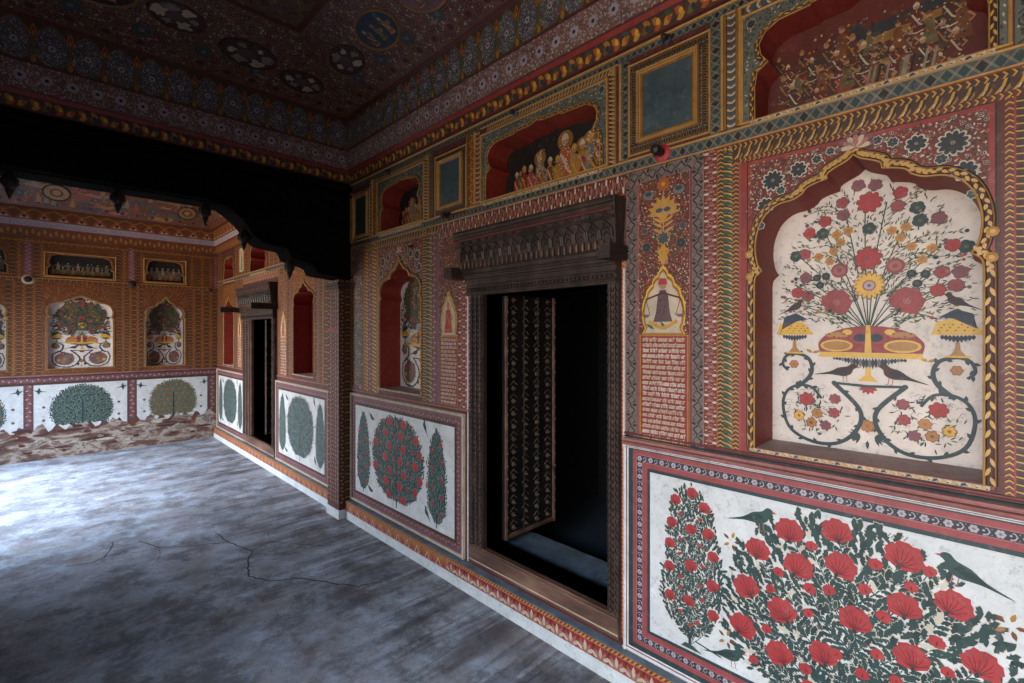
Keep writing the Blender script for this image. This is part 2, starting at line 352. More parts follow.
def band(mb, pl, a, b, wd, kind, h=.001, rep=None):
    """ornamental strip from a to b (its centre line), wd wide"""
    dx, dy = b[0]-a[0], b[1]-a[1]; l = math.hypot(dx, dy); rot = math.atan2(dy, dx)
    p = Pen(mb, pl, a[0], a[1], rot, 1, 1, h); W = wd/2
    k = kind.split(':')
    if k[0] == 'plain': p.rect(0, -W, l, W, k[1]); return
    rep = rep or wd*.9
    if k[0].startswith('fine'): rep *= random.uniform(.8,1.35)
    n = max(1, round(l/rep)); r = l/n
    base = {'chevron':'field_red','feather':'brown','lattice':'lattice_line','rope':'dark_brown','stripe':'slate','rosette':'ink',
            'vine':'field_red','vinedark':'border_ground','scroll':'grey_blue','lotus':'red','tri':'orange','dots':'brown','bead':'old_gold',
            'motif':'ivory','goldvine':'gold_brown','fruit':'red_brown','leafy':'field_red','goldstripe':'gold_brown','mauvevine':'mauve','finegold':'brown','finevine':'gold_brown'}[k[0]]
    if len(k) > 1: base = k[1]
    p.rect(0, -W, l, W, base)
    for i in range(n):
        q = p.sub((i+.5)*r, 0, 0, r, wd, .0004)   # unit cell: x -.5...5, y -.5...5
        t = k[0]
        if t == 'chevron':
            q.poly([(-.38,-.48),(-.1,-.48),(.3,0),(-.1,.48),(-.38,.48),(0,0)], 'yellow'); q.poly([(-.1,-.48),(.12,-.48),(.48,0),(.12,.48),(-.1,.48),(.3,0)], 'black')
        elif t == 'feather':
            q.poly([(-.42,-.5),(-.2,-.5),(.2,-.05),(.35,.5),(.18,.5),(0,0)], 'yellow'); q.poly([(-.2,-.5),(.05,-.5),(.4,-.05),(.5,.4),(.35,.5),(.2,-.05)], 'black')
            q.poly([(-.12,-.42),(-.02,-.42),(.12,-.15),(.05,-.1)], 'cream', .0003); q.poly([(.1,-.5),(.3,-.5),(.5,-.2),(.48,.1)], 'old_gold')
        elif t == 'lattice':
            q.poly([(-.38,0),(0,-.42),(.38,0),(0,.42)], 'teal' if i % 3 else 'black'); q.poly([(.14,.46),(.5,.12),(.86,.46)], 'slate'); q.poly([(.14,-.46),(.5,-.12),(.86,-.46)], 'slate')
            q.disc(.5, 0, .07, 'ochre', 0, 4)
        elif t in ('rope', 'goldstripe'):
            q.poly([(-.5,-.5),(-.08,-.5),(.5,.42),(.5,.5),(.12,.5),(-.5,-.38)], 'gold' if t == 'rope' else 'yellow'); q.poly([(.08,-.5),(.2,-.5),(.5,0),(.5,.15)], 'ivory' if t == 'rope' else 'brown')
        elif t == 'finegold': q.poly([(-.3,-.5),(.1,-.5),(.4,0),(.1,.5),(-.3,.5),(.05,0)], 'ochre' if i % 2 else 'gold_brown')
        elif t == 'finevine': q.disc(0,.12*(-1)**i,.3,'ochre',0,5); q.disc(.3,-.25*(-1)**i,.16,'red' if i % 3 else 'olive',.0002,5)
        elif t == 'stripe':
            q.stroke([(.1,-.46),(-.12,-.2),(-.16,0),(-.12,.2),(.1,.46)], .2, 'ivory'); q.stroke([(.3,-.46),(.1,-.2),(.06,0),(.1,.2),(.3,.46)], .12, 'old_gold')
        elif t == 'rosette':
            if i % 2 == 0:
                for j in range(6): q.disc(.27*math.cos(j*PI/3), .27*math.sin(j*PI/3), .17, 'lavender', 0, 6)
                q.disc(0, 0, .14, 'pale_blue', .0003, 6)
            else:
                q.stroke([(-.3,-.38),(.05,-.3),(.22,0),(.05,.3),(-.15,.33)], .16, 'lavender', 0, .5); q.disc(-.25, .05, .12, 'lavender', 0, 5); q.disc(.38,.3,.09,'pale_blue',0,5); q.disc(.38,-.3,.09,'pale_blue',0,5)
        elif t in ('vine', 'goldvine', 'leafy', 'mauvevine'):
            s = 1 if i % 2 else -1
            c1, c2, c3 = {'vine':('pink','cream','orange'),'goldvine':('yellow','ochre','red'),'leafy':('pink','moss','rose'),'mauvevine':('pink','red','lavender')}[t]
            q.stroke([(-.5,-.2*s),(-.2,.22*s),(.15,.2*s),(.5,-.2*s)], .1, c1); q.leaf(-.1, .1*s, .5, .4, s*1.2, c2); q.leaf(.1,.15*s,.55,.4,-s*1.3,c1); q.disc(.1,-.22*s,.15,c3,.0003,6); q.disc(-.3,-.33*s,.09,c2,0,5)
        elif t == 'vinedark':
            s = 1 if i % 2 else -1
            q.stroke([(-.5,-.35*s),(-.15,.05*s),(.15,.1*s),(.5,.38*s)], .13, 'black'); q.stroke([(-.5,.35*s),(0,.0),(.5,-.38*s)], .1, 'moss')
            q.disc(-.02,.3*s,.14,'plum',.0002,6); q.leaf(-.1,-.1*s,.5,.3,-s*1.2,'black'); q.disc(.3,-.32*s,.1,'ink',0,5)
        elif t == 'scroll':
            s = 1 if i % 2 else -1
            q.stroke([(-.5,-.3*s),(-.2,.25*s),(.15,.28*s),(.25,0),(.05,-.1*s)], .12, 'ink'); q.disc(.05,-.05,.12,'teal',.0002,6); q.leaf(.2,.1*s,.4,.3,-s*.8,'ink'); q.disc(-.35,.3*s,.1,'ivory',.0003,5)
        elif t == 'lotus':
            for j in (-2,-1,0,1,2): q.leaf(.16*j*.5, -.42, .8-.1*abs(j), .26, PI/2-j*.42, 'pink' if j % 2 else 'ivory', abs(j)*.0001)
            q.disc(0,-.4,.1,'ochre',.0005,6); q.poly([(-.5,.5),(-.5,.05),(-.3,.5)], 'deep_red')
        elif t == 'tri':
            q.poly([(-.46,-.45),(.46,-.45),(0,.38)], 'ivory' if i % 2 else 'pink'); q.poly([(-.28,-.4),(.28,-.4),(0,.12)], 'red', .0003); q.poly([(.1,.5),(.9,.5),(.5,-.1)], 'ochre', .0001)
        elif t == 'dots': q.disc(0,0,.26,'black',.0003,6); q.disc(0,0,.36,'old_gold',0,6); q.disc(.45,.3,.13,'old_gold',0,5); q.disc(.45,-.3,.13,'pale_wear',0,5)
        elif t == 'bead': q.disc(0,0,.36,'gold',0,7)
        elif t == 'motif':
            q.poly([(-.4,-.45),(0,-.3),(.3,.1),(.1,.45),(-.3,.1)], ('yellow','black','yellow')[i % 3]); q.disc(.28,-.2,.15,'black',.0002,5); q.disc(-.2,.35,.1,'olive',.0002,5)
        elif t == 'fruit':
            s = 1 if i % 2 else -1
            q.leaf(-.45,-.3*s,1.0,.55,.5*s,('ochre','yellow','orange','olive')[i % 4]); q.leaf(-.3,.35*s,.8,.4,-.3*s,('orange','moss','yellow','ochre')[i % 4],.0002); q.disc(.1,-.05*s,.2,('sun','orange','sun','dark_leaf')[i % 4],.0004,6); q.leaf(.2,-.35*s,.5,.25,.2,'dark_leaf',.0003)
def rframe(mb, pl, u0, v0, u1, v1, wd, kind, h=.001, rep=None):
    """rectangular border whose outer edge is the rectangle"""
    W = wd/2
    band(mb, pl, (u0, v1-W), (u1, v1-W), wd, kind, h, rep); band(mb, pl, (u1, v0+W), (u0, v0+W), wd, kind, h, rep)
    band(mb, pl, (u0+W, v0+wd), (u0+W, v1-wd), wd, kind, h+.00005, rep); band(mb, pl, (u1-W, v1-wd), (u1-W, v0+wd), wd, kind, h+.00005, rep)
def bars(mb, pl, u0, v0, u1, v1, wd, h, m, h0=0):
    """raised rectangular frame of four rounded mouldings"""
    W = wd/2
    ridge(mb, pl, [(u0,v1-W),(u1,v1-W)], wd, h, m, h0=h0); ridge(mb, pl, [(u0,v0+W),(u1,v0+W)], wd, h, m, h0=h0)
    ridge(mb, pl, [(u0+W,v0),(u0+W,v1)], wd, h, m, h0=h0); ridge(mb, pl, [(u1-W,v0),(u1-W,v1)], wd, h, m, h0=h0)
def inscription(p, u0, v0, u1, v1, rows, ink='ivory', ink2='cream'):
    """rows of a small hand-lettered headline script"""
    rh = (v1-v0)/rows
    for i in range(rows):
        y = v1-(i+.28)*rh; x = u0+.004
        p.rect(u0, v1-(i+1)*rh, u1, v1-(i+1)*rh+rh*.1, 'deep_red', .0002)
        c = ink if random.random() < .7 else ink2
        while x < u1-.012:
            wl = min(random.uniform(.02,.045), u1-.004-x)
            p.rect(x, y, x+wl, y+rh*.13, c, .0005); xx = x+.002
            while xx < x+wl-.003:
                k = random.random(); lw = rh*.11
                p.rect(xx, y-rh*.48, xx+lw, y, c, .0005)
                if k < .45: p.stroke([(xx,y-rh*.12),(xx-.0035,y-rh*.2),(xx-.003,y-rh*.38),(xx,y-rh*.36)], lw, c, .0006)
                elif k < .7: p.stroke([(xx,y+rh*.05),(xx+.003,y+rh*.28),(xx+.006,y+rh*.2)], lw, c, .0006)
                else: p.stroke([(xx,y-rh*.28),(xx-.004,y-rh*.25),(xx-.004,y-rh*.1)], lw, c, .0006)
                xx += random.uniform(.005,.0075)
            x += wl+.004
def figure(p, x, y, hgt, robe, trim='yellow', skin='skin', halo=None, seated=False):
    q = p.sub(x, y, 0, hgt, hgt, random.uniform(0,.0006))
    if halo: q.disc(0,.82,.17,halo,.0004,12)
    q.poly([(-.2,0),(.2,0),(.14,.4),(.12,.66),(.04,.72),(-.04,.72),(-.12,.66),(-.13,.4)], robe, .0012)
    q.stroke([(-.16,.1),(0,.06),(.16,.1)], .035, trim, .0016); q.stroke([(-.1,.62),(.06,.3),(.12,.25)], .04, trim, .0016)
    q.stroke([(.1,.6),(.22,.45),(.12,.36)], .05, skin, .0018); q.disc(0,.8,.075,skin,.0018,8); q.poly([(-.08,.83),(.08,.83),(.06,.90),(0,.95),(-.06,.90)], trim, .002)
    for i in range(5): q.disc(random.uniform(-.1,.1), random.uniform(.1,.9), .014, random.choice(['white','black','sun']), .0023, 4)

# ---------------------------------------------------------------- arch outlines
def lobes(groups):
    out = []
    for g in groups:
        q = spl(g, 4); out += q if not out else q[1:]
    return out
HALF_WIDE = lobes([[(1,0),(.985,.07),(.916,.12)],[(.916,.12),(.965,.19),(.99,.33),(.965,.48),(.88,.62),(.74,.70),(.58,.72),(.48,.76)],[(.48,.76),(.44,.80),(.36,.825),(.245,.845)],[(.245,.845),(.235,.89),(.16,.925),(.06,.96),(0,1)]])
HALF_TALL = lobes([[(1,0),(.97,.06),(.9,.1)],[(.9,.1),(.96,.2),(.98,.3),(.92,.42),(.78,.51),(.6,.55),(.45,.57)],[(.45,.57),(.43,.64),(.36,.70),(.24,.74),(.17,.76)],[(.17,.76),(.14,.82),(.06,.88),(0,1)]])
def arch(uc, v0, hw, vsp, va, half):
    L_ = [(uc-hw, v0)]+[(uc-hw*x, vsp+(va-vsp)*y) for x, y in half]
    R_ = [(uc+hw*x, vsp+(va-vsp)*y) for x, y in half[::-1][1:]]+[(uc+hw, v0)]
    return L_+R_
def frieze_arch(uc, v0, hw, va=2.715):
    H = [(hw,2.48),(hw-.008,2.53),(hw-.045,2.555),(hw-.02,2.59),(hw-.015,2.63),(hw-.035,2.665),(hw-.08,2.688),(hw*.42,2.692),(hw*.40,2.70),(hw*.12,2.702),(.0,va)]
    H = [(a, v0+(b-2.355)*(va-v0)/(.36)) for a, b in H]
    return [(uc-hw, v0)]+[(uc-a, b) for a, b in H]+[(uc+a, b) for a, b in H[::-1][1:]]+[(uc+hw, v0)]
def recess(mb, pl, out, depth, m, msill):
    n = len(out)
    for i in range(n):
        a, b = out[i], out[(i+1) % n]
        mb.add([pl.pt(*a, 0), pl.pt(*b, 0), pl.pt(*b, -depth), pl.pt(*a, -depth)], msill if i == n-1 else m)

# ---------------------------------------------------------------- the mural of a tall niche
def vase_mural(p, detail=1):
    """u -.3...3 , v measured from the sill (0) to the apex (.98)"""
    z = lambda v: v-1.177
    S = lambda *a: [(u, z(v)) for u, v in a]
    # stems
    for ex, ey in [(-.12,.78),(-.06,.86),(.0,.9),(.06,.86),(.12,.8),(-.2,.7),(.2,.7),(-.16,.6),(.17,.6),(-.22,.6),(.23,.58),(-.08,.64),(.09,.64),(-.2,.52),(.2,.54)]:
        p.stroke(spl([(.009,.42),(ex*.45,.42+(ey-.42)*.55),(ex,ey)], 5), .0035, 'moss', .0003)
    if not detail:
        p.poly([(.008+.235*math.cos(a)*(1+.04*math.sin(7*a)), .70+.20*math.sin(a)*(1+.04*math.sin(9*a))) for a in [j*PI/16 for j in range(32)]], 'olive', .0002)
        for sx in (-1,1): p.disc(.006+sx*.155, .125, .088, 'border_ground', .0002, 16); p.disc(.006+sx*.232, .295, .036, 'border_ground', .0002, 12)
    for i in range(1100 if detail else 900):   # fine foliage
        a = random.uniform(.05, PI-.05); rr = random.uniform(.10,.48); x, y = .01+rr*math.cos(a)*.60, .44+rr*math.sin(a)*1.04
        if abs(x) < .27-.13*max(0,(y-.72)/.25): p.leaf(x, y, *((.016, .0045) if detail else (.034, .011)), a+random.uniform(-.9,.9), random.choice(['olive','moss','olive','pale_wear','dark_leaf'] if detail else ['moss','dark_leaf','olive','moss','brown']), .0004 if detail or i % 2 else .0028)
    for i in range(34 if detail else 0):   # arching side sprays and buds
        s_ = 1 if i % 2 else -1; yy = .46+.42*random.random(); ex = s_*random.uniform(.17,.265)*(1 if yy < .75 else .72); ey = yy+random.uniform(-.02,.05)
        sp_ = spl([(.01+s_*.05,yy-.06),(.01+s_*.12,yy),(ex,ey)], 5); p.stroke(sp_, .0022, random.choice(['moss','olive','leaf']), .0003, .4)
        for j in range(2, len(sp_)-1): p.leaf(sp_[j][0], sp_[j][1], .014, .005, (0 if s_ > 0 else PI)+random.uniform(-1,1), random.choice(['moss','olive','ink']), .00045)
        p.disc(ex, ey, random.uniform(.004,.008), random.choice(['rose','ochre','plum','leaf','orange']), .0006, 6)
    for x, y in S((-.085,1.703),(.112,1.698)): carnation(p, x, y, .048, 0, 'rose', 'red', 2); flower(p, x, y, .036, 9, 'rose', 'pink', 'poppy')
    for x, y, r in [(.011,2.045,.036),(.007,1.851,.04)]: flower(p, x, z(y), r*1.05, 9, 'poppy', 'rose', 'red', .2)
    flower(p, .011, z(1.757), .05, 16, 'sun', 'orange', 'ochre'); p.disc(.011, z(1.757), .02, 'orange', .0018, 10); p.disc(.011, z(1.757), .015, 'lavender', .0022, 9); p.disc(.011,z(1.757),.006,'plum',.0026,6)
    for x, y in S((-.049,1.956),(-.085,1.946),(-.073,1.917),(-.094,1.889),(-.141,1.873),(-.106,1.853),(.073,1.938),(.096,1.911),(.124,1.878),(.176,1.866),(.151,1.832),(.11,1.944)):
        flower(p, x, y, .016, 6, 'ochre', 'orange', 'sun', x*9)
    for x, y in S((-.127,1.957),(.011,1.954),(.146,1.96),(.139,2.003),(.256,1.861),(-.215,1.884)):
        flower(p, x, y, .021, 5, 'leaf', 'olive', 'indigo', x*7)
    for x, y in S((-.146,1.796),(-.117,1.80),(-.136,1.768),(.124,1.789),(.159,1.784),(.139,1.755)): p.disc(x, y, .0135, 'dark_leaf', .0008, 9); p.disc(x, y, .006, 'slate', .0012, 6)
    for i, (x, y) in enumerate(S((-.067,2.058),(-.064,2.014),(-.17,1.964),(-.185,1.887),(-.182,1.799),(-.21,1.745),(-.175,1.731),(.028,2.101),(.096,2.061),(.089,2.018),(.192,1.96),(.225,1.869),(.199,1.787),(.243,1.783),(.19,1.73),(.232,1.742),(-.02,2.11),(-.12,2.0))):
        flower(p, x, y, .021, 5, ('rose','plum','poppy')[i % 3], 'red', ('plum','rose','red')[i % 3], i)
    for x, y in S((-.076,1.817),(.082,1.818)): p.disc(x, y, .026, 'rose', .0006, 14); p.disc(x, y, .018, 'pink', .001, 12); p.disc(x, y, .008, 'rose', .0014, 8)
    # central dish
    cx, cy = .008, z(1.56)
    p.poly(spl([(cx-.145,cy-.035),(cx-.148,cy-.0),(cx-.11,cy+.035),(cx-.04,cy+.055),(cx+.04,cy+.055),(cx+.11,cy+.035),(cx+.148,cy),(cx+.145,cy-.035)], 4), 'rose', .001)
    for s in (-1,1):
        p.disc(cx+s*.093, cy-.012, .05, 'sun', .0016, 14, .022); p.disc(cx+s*.093, cy-.012, .042, 'ochre', .002, 12, .016)
        p.disc(cx+s*.06, cy+.036, .015, 'sun', .0016, 8, .01); p.disc(cx+s*.09, cy+.026, .04, 'ochre', .0013, 8, .01)
        p.disc(cx+s*.022, cy+.016, .02, 'indigo', .002, 10, .014); p.poly([(cx+s*.008,cy-.008),(cx+s*.045,cy-.03),(cx+s*.04,cy-.002)], 'red', .002)
        for j in range(6): p.disc(cx+s*(.055+.015*j), cy+.022+.008*math.sin(j*2), .004, 'red', .0018, 5)
    p.poly([(cx-.01,cy-.035),(cx+.01,cy-.035),(cx+.006,cy+.06),(cx-.006,cy+.06)], 'sun', .0022)
    p.rect(cx-.145, cy-.05, cx+.145, cy-.036, 'sun', .0018); p.rect(cx-.15,cy-.053,cx+.15,cy-.049,'sun',.0021)
    for i in range(24): x = cx-.1+.2*i/23; dd = .045-.38*abs(x-cx); p.leaf(x, cy-.053, max(.012,dd), .011, -PI/2, 'indigo' if i % 3 else 'pale_blue', .0008)
    p.poly([(cx-.028,z(1.425)),(cx+.028,z(1.425)),(cx+.008,z(1.447)),(cx+.006,z(1.475)),(cx-.006,z(1.475)),(cx-.008,z(1.447))], 'sun', .0012)
    # pedestal bracket and hanging flower
    p.stroke([(cx-.1,z(1.413)),(cx,z(1.408)),(cx+.1,z(1.413))], .009, 'teal', .0009); p.disc(cx-.1,z(1.413),.009,'teal',.001,6); p.disc(cx+.1,z(1.413),.009,'teal',.001,6)
    for i in range(5): p.leaf(cx, z(1.408), .03, .016, -PI/2+(i-2)*.55, 'rose' if i % 2 else 'poppy', .0006)
    # side bowls
    for s in (-1,1):
        x = .008+s*.228; y = z(1.593)
        p.poly([(x-.06,y),(x-.05,y+.035),(x-.01,y+.045),(x+.03,y+.04),(x+.06,y)], 'sun', .001)
        p.poly([(x+s*.045,y+.012),(x+s*.035,y+.06),(x-s*.005,y+.075),(x-s*.045,y+.05),(x-s*.01,y+.045)], 'indigo', .0013)
        for j in range(14): p.disc(x-.045+.0068*j, y+.008+.018*((j*7) % 3)/2, .003, 'gold_brown', .0016, 4)
        p.rect(x-.062, y-.006, x+.062, y+.001, 'sun', .0018)
        for j in range(9): p.leaf(x-.036+.009*j, y-.006, .028-abs(j-4)*.003, .012, -PI/2, 'indigo', .0008)
        p.poly([(x-.022,y-.075),(x+.022,y-.075),(x+.007,y-.055),(x+.005,y-.03),(x-.005,y-.03),(x-.007,y-.055)], 'ochre', .0009)
        p.rect(x-.03,y-.078,x+.03,y-.072,'sun',.001)
        bird(p, x+s*.01, y+.095, .085, -.3*s, -s, 'brown')
    bird(p, -.085, z(1.455), .115, 0, 1, 'brown'); bird(p, .1, z(1.45), .12, -.15, -1, 'brown')
    for x, y in S((-.13,1.665),(.12,1.66),(-.16,1.52),(.165,1.5)): p.leaf(x,y,.026,.012,.3,'ochre',.0007); p.leaf(x,y,.026,.012,2.6,'ochre',.0007)
    # big acanthus scrolls
    SR = [(.105,1.41),(.035,1.335),(.026,1.281),(.06,1.223),(.117,1.191),(.194,1.195),(.258,1.236),(.28,1.316),(.265,1.371),(.225,1.396),(.179,1.391),(.148,1.353)]
    s2 = [(.235,1.385),(.194,1.422),(.179,1.461),(.194,1.501),(.237,1.516),(.27,1.503),(.28,1.472),(.262,1.45)]
    for s in (-1,1):
        for path in (SR, s2):
            pts = spl([(.008+(u-.004)*s*.97, z(v)) for u, v in path], 5); p.stroke(pts, .0145, 'teal', .0008, .6)
            for i in range(2, len(pts)-1, 3):
                x, y = pts[i]; a = math.atan2(pts[i+1][1]-pts[i-1][1], pts[i+1][0]-pts[i-1][0]); p.leaf(x, y, .02, .012, a+.8*(-1)**i, 'teal', .0009)
        for i, (u, v) in enumerate([(.185,1.346),(.211,1.282),(.152,1.297),(.17,1.26),(.099,1.304),(.125,1.255),(.096,1.355)]):
            c = [('poppy','red'),('sun','orange'),('ochre','orange'),('ochre','red'),('rose','red'),('plum','rose'),('rose','plum')][i]
            flower(p, .006+s*u, z(v), .026 if i == 0 else .019, 7, c[0], c[1], c[1], i)
        for i in range(70 if detail else 60):
            a = random.uniform(0,2*PI); rr = .085*math.sqrt(random.random()); p.leaf(.006+s*.155+rr*math.cos(a)*1.1, z(1.3)+rr*math.sin(a), .018, .005, random.uniform(0,6), random.choice(['olive','moss','dark_leaf']), .0004)
        for i in range(40 if detail else 0):
            a = random.uniform(0,6.3); rr = .09*math.sqrt(random.random()); x = .006+s*.155+rr*math.cos(a); y = z(1.3)+rr*math.sin(a); p.stroke([(x,y),(x+.006,y+.009),(x+.014*s,y+.006)], .0012, 'ink', .0003)
        flower(p, .006+s*.228, z(1.475), .016, 6, 'ochre', 'orange', 'rose')
        for j in range(6): p.leaf(.006+s*.02, z(1.235), .035, .009, -PI/2+s*(.4+j*.35), 'teal', .0006)
    flower(p, .006, z(1.27), .022, 8, 'ochre', 'orange', 'rose'); p.leaf(.006,z(1.22),.03,.012,-PI/2,'teal',.0007)
def scene_mural(p, u0, v0, u1, v1, kind):
    w_, h_ = u1-u0, v1-v0
    if kind == 'court':     # robed figures before a dark ground
        p.rect(u0, v0, u1, v1, 'black'); p.rect(u0, v0, u1, v0+h_*.18, 'moss', .0004); p.rect(u0+w_*.1, v0+h_*.3, u1-w_*.1, v0+h_*.38, 'pale_wear', .0005)
        for i, (t, hh, c) in enumerate([(.12,.55,'red'),(.2,.62,'red'),(.27,.6,'poppy'),(.36,.75,'pale_blue'),(.46,.62,'ochre'),(.53,.6,'ochre'),(.6,.92,'orange'),(.68,.7,'ochre'),(.75,.72,'ochre'),(.82,.78,'pale_blue'),(.89,.66,'red'),(.95,.68,'orange')]):
            figure(p, u0+w_*t, v0+h_*.04, h_*hh*1.22, c, 'yellow' if i % 2 else 'ivory', halo='old_gold' if hh > .7 else None)
        for i in range(9): figure(p, u0+w_*(.16+.1*i), v0+h_*.2, h_*.5, ('green','brown','red','gold_brown')[i % 4], 'ochre')
        for i in range(110): p.disc(u0+w_*random.choice([.36,.6,.82])+random.gauss(0,.018), v0+h_*random.uniform(.4,.95), .0032, 'white', .003, 5)
    elif kind == 'throne':
        p.rect(u0, v0, u1, v1, 'deep_red'); p.poly([(u0+w_*.05,v0+h_*.5),(u0+w_*.5,v0+h_*.86),(u0+w_*.95,v0+h_*.96),(u0+w_*.95,v0+h_*.62),(u0+w_*.5,v0+h_*.66),(u0+w_*.08,v0+h_*.35)], 'ink', .0004)
        p.poly([(u0+w_*.1,v0+h_*.55),(u0+w_*.5,v0+h_*.72),(u0+w_*.9,v0+h_*.8),(u0+w_*.9,v0+h_*.72),(u0+w_*.5,v0+h_*.6),(u0+w_*.1,v0+h_*.45)], 'old_gold', .0008)
        p.rect(u0+w_*.05, v0, u1-w_*.05, v0+h_*.14, 'gold_brown', .0008); p.poly([(u0+w_*.35,v0+h_*.14),(u0+w_*.6,v0+h_*.14),(u0+w_*.52,v0+h_*.4),(u0+w_*.38,v0+h_*.4)], 'red', .001)
        for i in range(40):
            x = u0+w_*random.uniform(.05,.95); y = v0+h_*random.uniform(.1,.92); r = random.uniform(.015,.035)
            p.poly([(x+r*(1+.4*math.sin(3*a+i))*math.cos(a), y+r*.6*math.sin(a)) for a in [j*PI/5 for j in range(10)]], random.choice(['brown','gold_brown','red_brown','deep_red','ink','old_gold','red']), .0009)
        for i in range(34):
            t = .05+.9*((i*13) % 34)/33; figure(p, u0+w_*t, v0+h_*(.62-.017*i), h_*(.30+.12*((i*7) % 4)/3), ('brown','gold_brown','deep_red','red_brown','olive','brown')[i % 6], ('old_gold','gold_brown','ivory')[i % 3])
        for i in range(300): p.disc(u0+w_*random.uniform(.04,.96), v0+h_*min(.97,max(.06,random.gauss(.55,.25))), random.choice((.0025,.0035,.005)), random.choice(['ivory','pale_blue','pale_wear','ochre','black','black','brown']), .0034, 5)
        for i in range(9): x = u0+w_*random.uniform(.5,.85); p.stroke([(x,v0+h_*.05),(x+.02,v0+h_*.4)], .007, random.choice(['black','pale_wear']), .0036)
    else:                   # procession in dark bands
        p.rect(u0, v0, u1, v1, 'black'); p.rect(u0, v0+h_*.12, u1, v0+h_*.4, 'olive', .0004); p.rect(u0, v0+h_*.6, u1, v0+h_*.72, 'moss', .0004)
        for i in range(12): figure(p, u0+w_*(.06+.88*i/11), v0+h_*(.1+.3*(i % 2)), h_*.5, ('old_gold','pale_wear','gold_brown','slate')[i % 4], 'ivory')
        for i in range(40): p.disc(u0+w_*random.random(), v0+h_*random.uniform(.15,.9), .006, random.choice(['ivory','ochre','pale_blue','black']), .003, 5)

# ---------------------------------------------------------------- openings of the right wall (u = -y)
N1 = arch(-.327, 1.175, .298, 1.77, 2.165, HALF_WIDE)
N2 = arch(-3.066, 1.17, .281, 1.82, 2.135, HALF_TALL)
N3 = arch(-4.872, 1.17, .27, 1.86, 2.125, HALF_TALL)
N4 = arch(-7.585, 1.145, .255, 1.84, 2.10, HALF_TALL)
F1 = frieze_arch(-.321, 2.365, .302, 2.725); F2 = frieze_arch(-1.706, 2.352, .404); F3 = frieze_arch(-3.062, 2.345, .277)
F4 = frieze_arch(-6.29, 2.327, .31, 2.69); F5 = frieze_arch(-7.585, 2.32, .25, 2.67); F6 = frieze_arch(-4.872, 2.34, .27, 2.70)
DO1 = [(-2.10,.335),(-2.10,1.815),(-1.24,1.815),(-1.24,.335)]
DO2 = [(-6.46,.31),(-6.46,1.757),(-5.70,1.757),(-5.70,.31)]
B1o = arch(.332, 1.15, .31, 1.76, 2.06, HALF_WIDE); B2o = arch(1.214, 1.135, .223, 1.78, 2.095, HALF_TALL); B0o = arch(-.55, 1.15, .223, 1.76, 2.09, HALF_TALL)
def bfri(u0, u1, v0, v1): 
    c = .03; return [(u0,v0),(u0,v0+.09),(u0+c,v0+.11),(u0+.01,v0+.15),(u0+.03,v1-.03),(u0+.09,v1),(u1-.09,v1),(u1-.03,v1-.03),(u1-.01,v0+.15),(u1-c,v0+.11),(u1,v0+.09),(u1,v0)]
Q1 = bfri(.024,.648,2.31,2.575); Q2 = bfri(.992,1.429,2.31,2.6); Q0 = bfri(-.757,-.32,2.31,2.6)

# ================================================================ structure
def struct(mb, name, origin=(0,0,0)): return tag(mb.build(name, origin), kind='structure')
mb = Mb()
mb.add([(XL-.6,YF-.3,ZF),(D+.05,YF-.3,ZF),(D+.05,YB+.05,ZF),(XL-.6,YB+.05,ZF)], 'floor')
mb.add([(XL-.6,YF-.3,ZF-.2),(D+.05,YF-.3,ZF-.2),(D+.05,YB+.05,ZF-.2),(XL-.6,YB+.05,ZF-.2)], 'stone')
pc = Pen(mb, Pl((0,0,ZF), (1,0,0), (0,1,0), (0,0,1)))
def crack(pts, wd):
    q = []
    for (a, b), (c, d) in zip(pts, pts[1:]):
        for j in range(5): t = j/5; q.append((a+(c-a)*t+random.uniform(-.008,.008), b+(d-b)*t+random.uniform(-.008,.008)))
    q.append(pts[-1]); pc.stroke(q, wd, 'dark_brown', .0008)
crack([(.95,4.25),(.98,4.0),(1.05,3.72),(.98,3.55),(.93,3.35),(1.0,3.2),(1.15,3.1),(1.3,2.85),(1.38,2.75),(1.5,2.7)], .010)
crack([(1.05,3.72),(1.2,3.8),(1.45,3.45)], .008)
crack([(.98,4.0),(.8,4.1),(.6,4.25),(.5,4.5)], .008); crack([(1.2,3.8),(1.25,4.0)], .003)
crack([(.42,4.35),(.3,4.33),(.22,4.28),(.1,4.35)], .009); crack([(.3,4.33),(.36,4.6)], .008)
crack([(.6,4.25),(.55,4.0),(.35,3.9)], .003); crack([(1.0,3.2),(.85,3.15),(.7,3.2)], .003)
struct(mb, 'floor')

# right wall
mb = Mb()
def rect(u0, v0, u1, v1): return [(u0,v0),(u1,v0),(u1,v1),(u0,v1)]
sheet(mb, RW, rect(-YB-.01,-.1,2.9,3.05), [N1,N2,N3,N4,F1,F2,F3,F4,F5,F6,DO1,DO2], 'red_brown')
for d_, name in ((DO1,1),(DO2,2)):
    recess(mb, RW, d_, .12, 'dark_brown', 'stone')
struct(mb, 'wall_right')
# back wall
mb = Mb(); sheet(mb, BW, rect(XL-.3,-.1,D+.3,3.2), [B0o,B1o,B2o,Q0,Q1,Q2], 'gold_brown'); struct(mb, 'wall_back')
